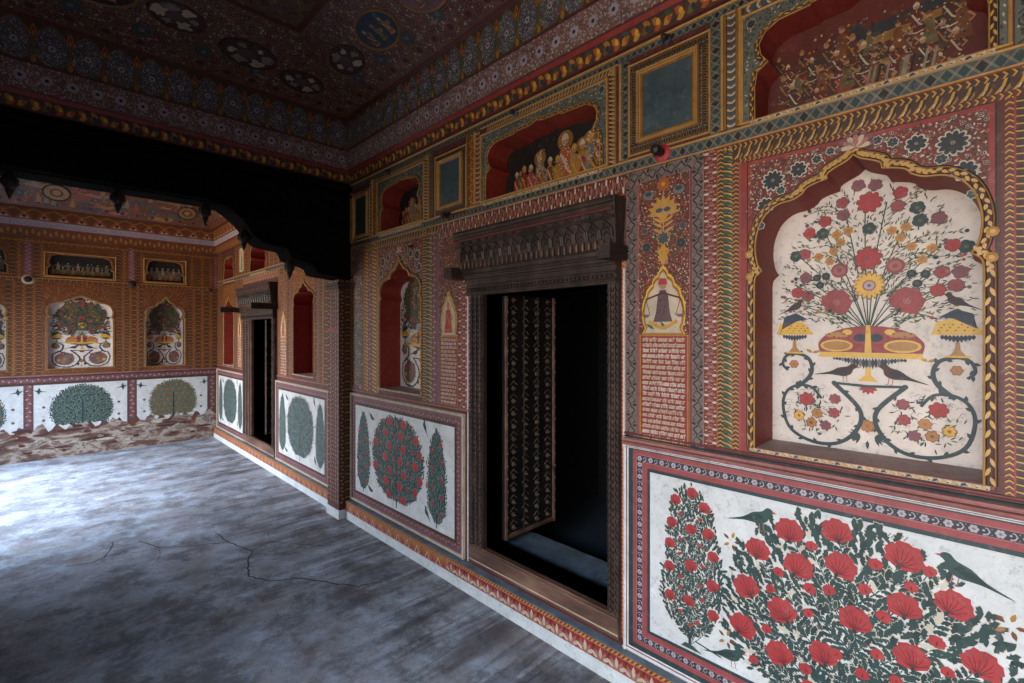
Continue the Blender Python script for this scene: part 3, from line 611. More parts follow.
# left wall with three arched openings to the courtyard
LW = Pl((XL,0,0), (0,1,0), (0,0,1), (1,0,0))
LO = [(5.4,7.6),(-.75,1.35),(-2.7,-1.2)]
mb = Mb(); holes = []
for a, b in LO: holes.append(arch((a+b)/2, ZF-.02, (b-a)/2, 1.75, 2.5, HALF_WIDE))
sheet(mb, LW, rect(YF-.2,-.2,YB+.2,3.2), holes, 'field_red'); sheet(mb, LW, rect(YF-.2,-.2,YB+.2,3.2), holes, 'outer_plaster', -.32)
for hl in holes: recess(mb, LW, hl, .32, 'ivory', 'stone')
for (a, b) in LO: rframe(mb, LW, a-.2, ZF, b+.2, 2.75, .12, 'goldvine', .001, .1)
struct(mb, 'wall_left')
mb = Mb(); mb.add([(XL-.3,YF,-.1),(D+.3,YF,-.1),(D+.3,YF,3.2),(XL-.3,YF,3.2)], 'field_red'); struct(mb, 'wall_front')
# courtyard ground outside the openings
mb = Mb(); mb.add([(XL-8,-9,ZF-.12),(XL-.32,-9,ZF-.12),(XL-.32,14,ZF-.12),(XL-8,14,ZF-.12)], 'outer_plaster'); struct(mb, 'ground')

# dark inner rooms behind the two doorways
def inner_room(y0, y1, x0, x1, z0, z1, zs, dy0, dy1):
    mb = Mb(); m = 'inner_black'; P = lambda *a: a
    hole = rect(-dy1-.0, zs-.002, -dy0, z1-.35)
    pl = Pl((x0,0,0), (0,-1,0), (0,0,1), (-1,0,0))
    d = DO1 if y0 < 3 else DO2
    sheet(mb, pl, rect(-y1, z0, -y0, z1), [d], m)
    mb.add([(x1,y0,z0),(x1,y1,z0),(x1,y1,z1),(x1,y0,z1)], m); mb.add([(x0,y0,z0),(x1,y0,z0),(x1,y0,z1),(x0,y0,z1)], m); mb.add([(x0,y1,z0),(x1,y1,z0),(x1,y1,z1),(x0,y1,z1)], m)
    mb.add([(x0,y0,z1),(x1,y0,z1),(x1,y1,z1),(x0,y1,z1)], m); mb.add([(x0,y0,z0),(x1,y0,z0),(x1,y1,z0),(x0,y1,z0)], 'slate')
    pw = Pl((0,y1,0),(1,0,0),(0,0,1),(0,-1,0))
    for a, b in ((.45,1.05),(1.1,1.7)):       # faint panelled closet front at the back of the room
        bars(mb, Pl((x1,0,0),(0,-1,0),(0,0,1),(-1,0,0)), -dy1+.05, a, -dy0-.05, b, .06, .03, 'dark_brown')
    struct(mb, 'wall_inner')
    mb = Mb(); pt = Pl((0,0,0),(1,0,0),(0,1,0),(0,0,1)); box(mb, pt, x0+.001, y0+.01, x0+.33, y1-.01, z0, zs, 'stone')
    struct(mb, 'trim_step')
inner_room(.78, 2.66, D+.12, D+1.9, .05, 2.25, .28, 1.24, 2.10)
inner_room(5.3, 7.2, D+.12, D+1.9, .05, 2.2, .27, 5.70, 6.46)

# plinth / skirting along the right wall
mb = Mb()
PF = off(RW, .05)
def plinth(y0, y1):
    u0, u1 = -y1, -y0
    box(mb, RW, u0, ZF-.02, u1, .175, -.02, .05, 'stone')
    band(mb, PF, (u0, ZF+.034), (u1, ZF+.034), .068, 'plain:skirting', .002)
    band(mb, PF, (u0, .140), (u1, .140), .068, 'tri' if y0 > 2.4 else 'lotus', .001, .062 if y0 > 2.4 else .085)
    band(mb, PF, (u0, .182), (u1, .182), .016, 'goldstripe:red', .001, .022)
    ridge(mb, PF, [(u0,.108),(u1,.108)], .006, .003, 'pink'); ridge(mb, PF, [(u0,.172),(u1,.172)], .005, .003, 'pink')
    box(mb, RW, u0, .17, u1, .192, -.02, .048, 'stone')
plinth(-2.8, 2.42); plinth(2.42, 3.83); plinth(4.08, YB)
struct(mb, 'baseboard_right')

# ---------------------------------------------------------------- long ornamental bands of the right wall
def trim(fn, name, origin=(0,0,0)):
    mb = Mb(); fn(mb); return struct(mb, name, origin)
def t_lattice(mb):   # strip under the upper niches, all along the wall
    for y0, y1 in ((-2.8,3.84),(4.08,YB)):
        u0, u1 = -y1, -y0
        band(mb, RW, (u0,2.33), (u1,2.33), .042, 'lattice', .001, .036)
        ridge(mb, RW, [(u0,2.355),(u1,2.355)], .010, .008, 'gold'); ridge(mb, RW, [(u0,2.307),(u1,2.307)], .006, .004, 'gold')
        # upper lattice and gold line below the cornice
        band(mb, RW, (u0,2.818), (u1,2.818), .030, 'lattice', .001, .03)
        ridge(mb, RW, [(u0,2.838),(u1,2.838)], .012, .012, 'gold')
        # pink moulded rail over the dado
        for v, m, wd, hh in () if y0 > 0 else ((1.150,'field_red',.012,.006),(1.136,'teal',.008,.008),(1.122,'pink',.016,.014),(1.108,'ivory',.010,.016)):
            ridge(mb, RW, [(-1.172,v),(u1,v)], wd, hh, m)
    for a, b in ((2.24,3.84),(4.08,5.62),(6.80,YB)): ridge(mb, RW, [(-b,1.118),(-a,1.118)], .014, .012, 'pink')
trim(t_lattice, 'trim_1')

# ---------------------------------------------------------------- niches
def make_niche(pl, out, uc, v0, depth, label, kind, group='tall cusped wall niches', hw=.3, mural_h=.98, detail=1, ropew=.014, recess_m='recess', wear=False, lean=0):
    t = empty('wall_niche', pl.pt(uc, v0, 0)); tag(t, label, 'niche', group); og = pl.pt(uc, v0, 0)
    mb = Mb(); recess(mb, pl, out, depth, recess_m, 'sill'); mb.build('recess', og, t)
    mb = Mb(); sheet(mb, pl, out, [], 'mural_white' if kind == 'vase' else ('recess' if kind == 'plain' else ('deep_red' if kind == 'throne' else 'black')), -depth)
    bp = off(pl, -depth+.002)
    if kind == 'vase': vase_mural(Pen(mb, bp, uc, v0, 0, hw/.3, mural_h/.98), detail)
    elif kind != 'plain':
        us = [a for a, b in out]; vs_ = [b for a, b in out]
        scene_mural(Pen(mb, bp), min(us)+.012, v0+.006, max(us)-.03, max(vs_)-.07, kind)
    mb.build('back_panel', og, t)
    mb = Mb()
    k = len(out); n = max(2, int(1))
    ridge(mb, pl, out, ropew*.35, .006, 'gold'); 
    # outer rope: twisted leaf segments following the arch
    cu = sum(a for a, b in out)/k; cv = sum(b for a, b in out)/k
    pts = []
    for i in range(k):
        x0, y0 = out[max(0,i-1)]; x1, y1 = out[min(k-1,i+1)]; dx, dy = x1-x0, y1-y0; l = math.hypot(dx,dy) or 1
        pts.append((out[i][0]-dy/l*ropew*.72, out[i][1]+dx/l*ropew*.72))
    if pts[0][0] > out[0][0]: pts = [(2*a-c, 2*b-d) for (a, b), (c, d) in zip(out, pts)]
    ridge(mb, pl, pts, ropew, .007, 'brown')
    po = [(2*a-c, 2*b-d) for (a, b), (c, d) in zip(pts, out)]; ridge(mb, pl, po, ropew*.4, .004, 'black'); ridge(mb, pl, [((a*1.7+c*.3)/2+(a-c)*.0, (b*1.7+d*.3)/2) for (a, b), (c, d) in zip(po, pts)], ropew*.18, .006, 'gold')  # dark outline and shading beside the rope, put in as a black strip
    # leaves on the rope
    seg = []; 
    for (a, b), (c, d) in zip(pts, pts[1:]):
        l = math.hypot(c-a, d-b); m_ = max(1, round(l/(ropew*1.5)))
        for j in range(m_): seg.append((a+(c-a)*j/m_, b+(d-b)*j/m_, math.atan2(d-b, c-a), l/m_))
    q = Pen(mb, pl, h=.0078)
    for i, (a, b, r_, l) in enumerate(seg): q.leaf(a, b, max(l,ropew)*1.1, ropew*.62, r_+(.35 if i % 2 else -.35), 'gold' if i % 2 else 'yellow')
    mb.build('arch_moulding', og, t)
    mb = Mb(); u0, u1 = out[0][0], out[-1][0]
    box(mb, pl, u0-.012, v0-.012, u1+.012, v0, -.01, .012, 'ivory')
    q = off(pl, .012); band(mb, q, (u0-.01, v0-.006), (u1+.01, v0-.006), .011, 'motif' if pl is RW else 'goldvine', .001, .02)
    mb.build('sill', og, t)
    return t
make_niche(RW, N1, -.327, 1.175, .2, 'large cusped niche with white mural of vase and flowers, beside the near door', 'vase', hw=.3, mural_h=.985, ropew=.017)
make_niche(RW, N2, -3.066, 1.17, .18, 'narrow red niche with partly seen white flower mural, between near door and pilaster', 'vase', hw=.283, mural_h=.96, detail=0)
make_niche(RW, N3, -4.872, 1.17, .18, 'plain red-backed niche just past the dark beam, nearest of the far bay', 'plain')
make_niche(RW, N4, -7.585, 1.145, .18, 'slim red niche in the far corner beyond the far door', 'plain')
make_niche(RW, F1, -.321, 2.365, .14, 'wide upper niche with crowded dark red figure painting, above the vase mural', 'throne', 'upper frieze niches', ropew=.012)
make_niche(RW, F2, -1.706, 2.352, .16, 'wide upper niche with robed figures on black, above the near door', 'court', 'upper frieze niches', ropew=.012)
make_niche(RW, F3, -3.062, 2.345, .16, 'upper niche with red vault and partly seen figures, between two dark framed panels', 'court', 'upper frieze niches', ropew=.012)
make_niche(RW, F6, -4.872, 2.34, .16, 'upper red niche just past the beam, mostly behind its bracket', 'plain', 'upper frieze niches', ropew=.012)
make_niche(RW, F4, -6.29, 2.327, .16, 'upper red niche over the far door', 'plain', 'upper frieze niches', ropew=.012)
make_niche(RW, F5, -7.585, 2.32, .16, 'small upper red niche in the far corner, right wall', 'plain', 'upper frieze niches', ropew=.012)
make_niche(BW, B1o, .332, 1.15, .07, 'broad end-wall niche with white vase mural, in the middle of the end wall', 'vase', hw=.31, mural_h=.92, detail=0, recess_m='ivory')
make_niche(BW, B2o, 1.214, 1.135, .14, 'narrow end-wall niche with pale vase mural, near the far corner', 'vase', hw=.22, mural_h=.94, detail=0, recess_m='brown')
make_niche(BW, B0o, -.55, 1.15, .14, 'end-wall niche cut by the left edge of the photo', 'vase', hw=.22, mural_h=.92, detail=0, recess_m='brown')
make_niche(BW, Q1, .336, 2.31, .06, 'wide dark frieze recess with procession painting, middle of end wall', 'procession', 'upper frieze niches', ropew=.012)
make_niche(BW, Q2, 1.21, 2.31, .06, 'smaller frieze recess with pale procession painting, right on end wall', 'procession', 'upper frieze niches', ropew=.012)
make_niche(BW, Q0, -.54, 2.31, .06, 'frieze recess on end wall cut by the left photo edge', 'procession', 'upper frieze niches', ropew=.012)

# red field and borders around each tall niche of the right wall
def niche_surround(out, uc, u0, u1, v0, v1, step, detail, name):
    mb = Mb()
    sheet(mb, RW, rect(u0,v0,u1,v1), [grow(out,.028)], 'field_red' if detail else 'gold_brown', .001)
    p = Pen(mb, RW, h=.0012); hole = grow(out, .034)
    ros = []
    if detail:
        for s in (-1,1):
            for a, b, r, n in ((.235,2.135,.038,11),(.155,2.155,.028,8),(.26,2.05,.030,8),(.10,2.175,.016,7),(.275,1.98,.014,6),(.21,2.095,.016,6),(.062,2.192,.014,6)):
                ros.append((uc+s*a, b, r)); q = Pen(mb, RW, uc+s*a, b, 0, 1, 1, .002)
                flower(q, 0, 0, r, n, 'ink' if r > .02 else 'teal', 'dark_brown', 'cream', .2); q.disc(0,0,r*.18,'pale_blue',.002,6)
        q = Pen(mb, RW, uc+.007, 2.185, 0, 1, 1, .006)    # finial fan over the apex
        for i in range(7): q.leaf(0, 0, .05, .018, PI/2+(i-3)*.5, 'pink' if i % 2 else 'ivory'); q.disc(.045*math.sin((i-3)*.5), .045*math.cos((i-3)*.5), .008, 'plum', .001, 6)
    cols = ['cream','pink','ivory','orange','black','green'] if detail else ['orange','yellow','red','ochre']
    scatter(p, u0+.004, v0, u1-.004, v1, step, cols, step*.95, hole, (lambda a, b: all((a-x)**2+(b-y)**2 > r*r*1.1 for x, y, r in ros)), .06 if detail else .0, ('cream','ink'))
    return mb
def grow(out, d):
    k = len(out); r = []
    for i in range(k):
        x0, y0 = out[max(0,i-1)]; x1, y1 = out[min(k-1,i+1)]; dx, dy = x1-x0, y1-y0; l = math.hypot(dx,dy) or 1
        r.append((out[i][0]-dy/l*d, out[i][1]+dx/l*d))
    r[0] = (r[0][0], out[0][1]-.001); r[-1] = (r[-1][0], out[-1][1]-.001)
    return r
# near niche N1
mb = niche_surround(N1, -.327, -.645, -.009, 1.176, 2.214, .0105, 1, '')
rframe(mb, RW, -.648, 1.163, -.006, 2.222, .014, 'plain:red', .0012)
rframe(mb, RW, -.650, 1.160, -.004, 2.225, .004, 'plain:black', .0022)
for s, e, W, k, rp in ((.650,.672,0,'plain:red',None),(.672,.679,0,'plain:rose',None),(.679,.701,0,'chevron',.016),(.701,.735,0,'feather:moss',.028),(.735,.758,0,'chevron:brown',.016)):
    band(mb, RW, (-(s+e)/2, 1.155), (-(s+e)/2, 2.30 if s > .7 else 2.235), e-s, k, .0014, rp)
for s, e, k, rp in ((-.004,-.011,'plain:deep_red',None),(-.011,-.028,'chevron',.016),(-.028,-.032,'plain:red',None),(-.032,-.075,'feather',.02),(-.075,-.10,'chevron:brown',.016),(-.104,-.16,'vinedark',.046),(-.165,-.21,'goldvine',.03),(-.22,-.27,'vinedark',.046),(-.28,-.33,'vine',.03),(-.34,-.44,'goldvine',.05),(-.45,-.55,'vine',.05)):
    band(mb, RW, (-(s+e)/2, 1.155), (-(s+e)/2, 2.235), abs(e-s), k, .0014, rp)
band(mb, RW, (-.679,2.233), (.4,2.233), .018, 'chevron', .0018, .016); band(mb, RW, (-.70,2.261), (.4,2.261), .036, 'feather', .0017, .034); band(mb, RW, (-.735,2.289), (.4,2.289), .02, 'chevron:brown', .0016, .018)
ridge(mb, RW, [(-.760,1.155),(-.760,2.302),(.4,2.302)], .004, .004, 'orange')
for i, (u, v) in enumerate(((-.642,1.88),(-.640,1.80),(-.012,1.87),(-.014,1.80))): lathe(mb, RW.pt(u, v, 0), RW.N, [(0,.014),(.008,.014),(.012,.006)], 'gold', 8)
struct(mb, 'trim_2')
# N2 surround
mb = niche_surround(N2, -3.066, -3.36, -2.772, 1.17, 2.26, .016, 1, '')
for s, e, k, rp in ((3.36,3.40,'goldvine',.03),(3.40,3.47,'goldstripe',.03),(3.47,3.53,'mauvevine',.04),(3.53,3.58,'goldstripe',.03),(2.772,2.72,'chevron:brown',.02),(2.72,2.652,'feather:moss',.03),(2.652,2.60,'mauvevine',.035),(2.60,2.57,'plain:plum',None)):
    band(mb, RW, (-(s+e)/2, 1.125), (-(s+e)/2, 2.305), abs(e-s), k, .0014, rp)
band(mb, RW, (-3.58,2.275), (-2.57,2.275), .05, 'feather', .0018, .035)
band(mb, RW, (-3.845,1.46), (-3.845,1.46001), .001, 'plain:gold', .001)
# slim painted strip with a flowering cypress next to the pilaster
band(mb, RW, (-3.60,1.125), (-3.60,2.305), .03, 'goldvine', .0014, .03); band(mb, RW, (-3.825,1.125), (-3.825,2.305), .04, 'goldvine', .0014, .03)
p = Pen(mb, RW, h=.0015); p.rect(-3.80,1.125,-3.62,2.305,'mauve'); scatter(p, -3.80,1.13,-3.62,2.3,.022,['ochre','pink','old_gold','cream'],.018)
ol = [(-3.71+.06*math.sin(t)*1.0, 1.52+.30*-math.cos(t)) for t in [i*PI/8 for i in range(16)]]
p.poly(ol, 'grey_blue', .001); scatter(Pen(mb, RW, h=.0028), -3.78,1.15,-3.64,1.9,.018,['moss','ivory','ochre','ink'],.018,None,lambda a,b: inside(a,b,ol) or b < 1.2)
p.leaf(-3.71,1.80,.12,.03,PI/2,'orange',.002)
struct(mb, 'trim_3')
# far bay surrounds
for out, uc, lo, hi, nm in ((N3,-4.872,-5.16,-4.58,'trim_4'),(N4,-7.585,-7.86,-7.31,'trim_5')):
    mb = niche_surround(out, uc, lo, hi, out[0][1], 2.27, .026, 0, '')
    for w_, sgn, b0 in ((.03,-1,lo),(.03,1,hi)):
        for j in range(4): band(mb, RW, (b0+sgn*(.016+.034*j), 1.12), (b0+sgn*(.016+.034*j), 2.305), .03, ('finegold','finevine','mauvevine','finegold')[j], .0014, .024)
    struct(mb, nm)
mb = Mb()
for u0, u1 in ((-8.19,-8.0),(-7.19,-6.90),(-5.60,-5.30),(-4.44,-4.08)):
    n = round((u1-u0)/.07)
    for j in range(n): x = u0+(j+.5)*(u1-u0)/n; band(mb, RW, (x,1.12), (x,2.305), .06, ('finevine','finegold','finegold:gold_brown')[j % 3], .0012, .024)
for u0, u1, v0, v1 in ((-8.19,-7.9,2.36,2.81),(-7.28,-6.66,2.36,2.81),(-5.92,-5.2,2.36,2.81),(-4.55,-4.08,2.36,2.81)):
    n = round((u1-u0)/.07)
    for j in range(n): x = u0+(j+.5)*(u1-u0)/n; band(mb, RW, (x,v0), (x,v1), .06, ('finevine','finegold')[j % 2], .0012, .024)
p = Pen(mb, RW, -6.97, 2.45, 0, 1, 1, .003); p.rect(-.09,-.05,.09,.26,'ivory'); figure(p, 0, -.03, .26, 'pale_wear', 'ochre')
band(mb, RW, (-6.9,2.26), (-5.6,2.26), .08, 'vine:gold_brown', .0012, .04)
struct(mb, 'trim_6')

# ---------------------------------------------------------------- frieze ornament between the upper niches (near bay)
mb = Mb()
def vband(s0, s1, k, rp=None, v0=2.362, v1=2.80, h=.0013): band(mb, RW, (-(s0+s1)/2, v0), (-(s0+s1)/2, v1), abs(s1-s0), k, h, rp)
def vridge(s, m='gold', wd=.012, hh=.012, v0=2.362, v1=2.80): ridge(mb, RW, [(-s, v0), (-s, v1)], wd, hh, m)
# F1 frame
vband(.785,.745,'lattice',.034); vridge(.739); vridge(.728,'old_gold'); vband(.722,.690,'stripe',.030); vridge(.684,'old_gold'); vridge(.674)
for sgn, e0 in ((1,.640),(-1,.002)):
    pass
def fr_open(out, uc, lo, hi, scr=.028):
    """patterned sheet round an upper niche"""
    sheet(mb, RW, rect(lo,2.362,hi,2.76), [grow(out,.02)], 'grey_blue', .0011); hole = grow(out,.026)
    p = Pen(mb, RW, h=.0014); scatter(p, lo, 2.365, hi, 2.76, .014, ['ink','teal','ivory','ink','dark_leaf'], .012, hole)
    for s in (lo+.03, hi-.03): flower(p, s, 2.725, .018, 8, 'ink', 'teal', 'ivory')
    bars(mb, RW, lo-.006, 2.362, hi+.006, 2.766, .010, .010, 'gold')
fr_open(F1, -.321, -.665, .02); fr_open(F2, -1.706, -2.15, -1.262); fr_open(F3, -3.062, -3.385, -2.745)
band(mb, RW, (-.66,2.785), (.2,2.785), .03, 'stripe', .0013, .034); ridge(mb, RW, [(-.74,2.800),(.3,2.800)], .008, .01, 'gold'); vband(-.03,-.06,'scroll',.04); vridge(-.068); vband(-.075,-.12,'lattice',.034)
# F2 frame
vband(1.184,1.146,'lattice',.034); vridge(1.190); vband(1.252,1.217,'rope',.020); vridge(1.212,'old_gold',.008)
band(mb, RW, (-2.10,2.785), (-1.22,2.785), .026, 'rope', .0013, .020); ridge(mb, RW, [(-2.15,2.802),(-1.2,2.802)], .007, .01, 'gold')
vband(2.16,2.20,'stripe:gold_brown',.03); vridge(2.206); vband(2.212,2.27,'goldvine',.035); vridge(2.276,'old_gold')
# F3 frame
vband(2.735,2.685,'rope',.022); vridge(2.678,'old_gold',.008); vband(2.67,2.645,'lattice',.025); vband(3.395,3.45,'goldvine',.035); vridge(3.456); vband(3.462,3.51,'stripe:gold_brown',.03)
band(mb, RW, (-3.40,2.785), (-2.66,2.785), .026, 'rope', .0013, .020)
vridge(3.83,'old_gold',.02)
struct(mb, 'trim_7')

def boss(pl, u, v, label, r=.02, ring='black', body='dark_brown', group='small bosses on the walls', proj=.05):
    t = empty('wall_boss', pl.pt(u, v, 0)); tag(t, label, 'boss', group); og = pl.pt(u, v, 0)
    mb = Mb(); lathe(mb, og, pl.N, [(0,r*1.7),(.006,r*1.7),(.012,r*1.3),(.014,r)], ring, 14); mb.build('collar', og, t)
    mb = Mb(); lathe(mb, pl.pt(u,v,.012), pl.N, [(0,r*.7),(proj*.4,r*.8),(proj*.6,r*1.05),(proj*.9,r*.8),(proj,r*.2)], body, 12); mb.build('knob', og, t)
boss(RW, -.985, 2.345, 'projecting dark boss ringed in red, below the large dark blue panel', .022, 'poppy', 'black', proj=.07)
boss(RW, -.965, 2.812, 'small dark boss above the large dark blue panel', .013, 'ink', proj=.03)
boss(RW, -1.86, 2.80, 'small dark boss above the upper niche over the near door', .013, 'slate', proj=.03)
boss(RW, -2.46, 2.34, 'dark boss under the second dark blue panel, left of the near door', .018, 'black', proj=.06)
boss(RW, -3.2, 2.80, 'small dark boss above the upper niche nearest the pilaster', .014, 'black', proj=.03)
boss(RW, -2.89, 2.2, 'tiny dark boss right above the narrow red niche', .009, 'dark_brown', proj=.025)
boss(BW, -.146, 2.24, 'pale-ringed dark boss left on the end wall pilaster', .035, 'ivory', 'black', proj=.04)
boss(BW, .836, 2.25, 'dark boss on the end wall pilaster between two frieze recesses', .03, 'brown', proj=.04)
boss(BW, 1.745, 2.23, 'small dark boss in the far corner of the end wall', .018, 'brown', proj=.04)

# dark framed panels of the frieze
def framed_panel(s0, s1, v0, v1, label, face='blue_panel', g=.028, d=.042):
    """s0..s1 dark glass field"""
    uc = -(s0+s1)/2; og = RW.pt(uc, v0, 0); t = empty('framed_panel', og); tag(t, label, 'framed panel', 'dark framed panels of the frieze')
    mb = Mb(); box(mb, RW, -s1-.004, v0-.004, -s0+.004, v1+.004, -.005, .004, face); mb.build('dark_field', og, t)
    mb = Mb(); a0, b0, a1, b1 = -s1-g, v0-g*.9, -s0+g, v1+g*.9
    for k in range(3):
        e = g*k/3; bars(mb, RW, a0+e, b0+e*.9, a1-e, b1-e*.9, g/3+.001, (.022,.016,.012)[k], ('gold','gold','old_gold')[k])
    mb.build('gilt_frame', og, t)
    mb = Mb(); c0, e0, c1, e1 = a0-d, b0-d, a1+d, b1+d
    rframe(mb, RW, c0, e0, c1, e1, d, 'dots:dark_brown', .0016, .022)
    bars(mb, RW, c0-.004, e0-.004, c1+.004, e1+.004, .008, .008, 'gold')
    n = 22
    for q in range(n):
        u = c0+(c1-c0)*(q+.5)/n
        for vv in (e1+.008, e0-.022): box(mb, RW, u-.35*(c1-c0)/n, vv, u+.3*(c1-c0)/n, vv+.012, 0, .004, 'red_brown' if q % 2 else 'deep_red')
    mb.build('outer_border', og, t)
framed_panel(.858,1.075,2.442,2.704, 'large dark blue panel in a gilt frame, right of the upper door niche')
framed_panel(2.353,2.552,2.42,2.690, 'second dark blue gilt-framed panel, between two upper niches left of the near door', d=.035)
framed_panel(3.56,3.74,2.40,2.70, 'dark green gilt-framed panel beside the black beam', 'green_panel', .03, .02)

# ---------------------------------------------------------------- inscription panels
def inscription_panel(s0, s1, vtext, vtop, vb, label, nrow, figure_robe='mauve', detail=1, gold=True):
    uc = -(s0+s1)/2; og = RW.pt(uc, vb, 0); t = empty('inscription_panel', og); tag(t, label, 'inscription', 'painted inscription panels')
    hw = (s1-s0)/2
    mb = Mb(); p = Pen(mb, RW, h=.0015); p.rect(uc-hw-.014, vb, uc+hw+.014, vtop, 'field_red')
    apex = vtext+.305; co = []
    prof = [(1,0),(.9,.05),(.86,.09),(.96,.16),(1,.28),(1,.4),(.93,.5),(.82,.56),(.78,.64),(.64,.70),(.52,.73),(.48,.80),(.36,.85),(.24,.87),(.16,.94),(0,1)]
    co = [(uc-hw*.93*x, vtext+.008+.29*y) for x, y in prof]+[(uc+hw*.93*x, vtext+.008+.29*y) for x, y in prof[::-1][1:]]
    ci = [(uc+(a-uc)*.84, vtext+.014+(b-vtext-.008)*.88) for a, b in co]
    scatter(p, uc-hw-.012, vtext+.01, uc+hw+.012, vtop, .0098, ['cream','ochre','green','pink','orange','black'], .010, co, None, .08, ('grey_blue','ink'))
    if gold:
        q = p.sub(uc, vtext+.35, 0, 1, 1, .002)
        q.poly([(-.022,-.035),(.022,-.035),(.018,-.01),(.03,.005),(.012,.02),(0,.045),(-.012,.02),(-.03,.005),(-.018,-.01)], 'yellow'); q.disc(0,-.04,.012,'gold',.0004,8)
        q = p.sub(uc, vtext+.52, 0, 1, 1, .002)
        for a in range(9): q.leaf(0, 0, .075, .028, PI/2+(a-4)*.42, 'yellow' if a % 2 else 'gold'); 
        q.disc(0,.005,.04,'gold',.0004,12,.03); q.disc(-.018,.008,.017,'slate',.0008,8,.010); q.disc(.018,.008,.017,'slate',.0008,8,.010); q.poly([(-.02,-.02),(.02,-.02),(0,-.05)],'yellow',.0006)
        for sx in (-1,1):
            for vv in (.43,.455,.475): q2 = p.sub(uc, vtext+vv, 0, 1, 1, .0016); q2.leaf(0,0,.055,.014,PI/2+sx*1.1,'gold'); 
            q3 = p.sub(uc+sx*.068, vtext+.60, 0, 1, 1, .0016); q3.disc(0,0,.025,'pale_blue',0,12,.018); q3.disc(0,.006,.016,'leaf',.0004,8,.01); 
            q4 = p.sub(uc+sx*.078, vtext+.38, 0, 1, 1, .0016); flower(q4,0,0,.022,7,'ink','moss','grey_blue'); q4 = p.sub(uc+sx*.085, vtext+.45, 0, 1, 1, .0016); flower(q4,0,0,.016,7,'slate','moss','pink')
            for i in range(7): q5 = p.sub(uc+sx*(.02+.012*i), vtext+.40+.013*((i*3) % 5), 0,1,1,.001); q5.leaf(0,0,.02,.009,sx*.5+1,'plum' if i % 2 else 'green')
        q = p.sub(uc, vtext+.635, 0, 1, 1, .0016); flower(q,0,0,.03,9,'orange','yellow','old_gold')
        q = p.sub(uc, vtext+.41, 0, 1, 1, .0016); flower(q,0,0,.03,8,'slate','moss','gold')
        ridge(mb, RW, [(uc,vtext+.33),(uc,vtext+.66)], .006, .003, 'gold')
    p.poly(co, 'sun', .003); p.poly([(uc+(a-uc)*.93, vtext+.01+(b-vtext-.008)*.94) for a, b in co], 'gold_brown', .0035); p.poly([(uc+(a-uc)*.9, vtext+.012+(b-vtext-.008)*.91) for a, b in co], 'ochre', .0038)
    p.poly(ci, 'ivory' if gold else 'ivory', .0042)
    f = Pen(mb, RW, uc, vtext+.06, 0, .155, .155, .006)
    if gold:     # standing figure with a wide skirt, arms out, over a swag
        f.poly([(-.28,.0),(.28,.0),(.2,.25),(.15,.7),(.08,.86),(-.08,.86),(-.15,.7),(-.2,.25)], 'mauve', .001); f.stroke([(-.5,.62),(0,.78),(.5,.62)], .05, 'brown', .0015)
        for a in (-.5,.5):
            f.stroke([(a,.62),(a-.12,.2),(a+.12,.2),(a,.62)], .02, 'brown', .0012); f.poly([(a-.13,.2),(a+.13,.2),(a+.06,.12),(a-.06,.12)], 'plum', .0015)
        f.disc(0,.98,.11,'skin',.0015,9); f.poly([(-.14,1.0),(.14,1.0),(.1,1.16),(-.1,1.18)], 'poppy', .002); f.stroke(spl([(-.42,.02),(0,-.16),(.42,.02)],5), .09, 'yellow', .0018)
        for i in range(14): f.disc(random.uniform(-.18,.18), random.uniform(.1,.7), .022, 'ink', .002, 5)
        f.leaf(-.25,-.2,.3,.1,2.6,'green',.001); f.leaf(.1,-.22,.3,.1,2.2,'green',.001)
    else:
        figure(Pen(mb, RW, h=.006), uc, vtext+.03, .21, 'poppy', 'ochre')
    mb.build('painted_cartouche', og, t)
    mb = Mb(); p = Pen(mb, RW, h=.0022)
    p.rect(uc-hw, vb, uc+hw, vtext, 'red'); 
    inscription(Pen(mb, RW, h=.003), uc-hw+.006, vb+.006, uc+hw-.006, vtext-.006, nrow)
    rframe(mb, RW, uc-hw-.005, vb, uc+hw+.005, vtext+.006, .006, 'plain:ochre', .004)
    mb.build('lettered_field', og, t)
inscription_panel(.877,1.088,1.580,2.24,1.13, 'tall red lettered panel under gilt cartouche, between near door and large niche', 19)
inscription_panel(2.372,2.556,1.565,2.24,1.13, 'narrow lettered red panel with small seated figure cartouche, left of the near door', 17, gold=False)
# far bay small inscription panels (beside the far door)
for s0, s1, lb in ((5.33,5.52,'small lettered strip between far door and plain red niche'),(6.96,7.14,'small lettered strip left of the far door, towards the corner')):
    inscription_panel(s0, s1, 1.53, 2.24, 1.13, lb, 12, gold=False)
# borders round the near lettered panels
mb = Mb()
vband(.758,.812,'vine',.026,1.155,2.305,.0014); vband(.812,.861,'vinedark',.046,1.12,2.305,.0014)
ridge(mb, RW, [(-.787+.029,1.155),(-.758,2.3)], .003, .002, 'orange')
for s in (.812,.861,.868,1.106,1.098): ridge(mb, RW, [(-s,1.12),(-s,2.25)], .004, .0035, 'pink' if s != .861 else 'red')
vband(1.110,1.160,'vinedark',.046,1.12,2.25,.0014); band(mb, RW, (-1.16,2.272), (-.86,2.272), .055, 'vinedark', .0016, .046)
vband(1.162,1.184,'rope:rose',.02,.22,1.95,.0014)
band(mb, RW, (-2.58,2.258), (-1.16,2.258), .085, 'vine:red_brown', .0014, .03); ridge(mb, RW, [(-2.3,2.212),(-1.16,2.212)], .006, .006, 'orange'); ridge(mb, RW, [(-1.172,1.12),(-1.172,1.88)], .009, .006, 'white'); ridge(mb, RW, [(-2.272,.2),(-2.272,1.88)], .009, .008, 'white'); ridge(mb, RW, [(-2.58,2.302),(-1.16,2.302)], .004, .004, 'pink')
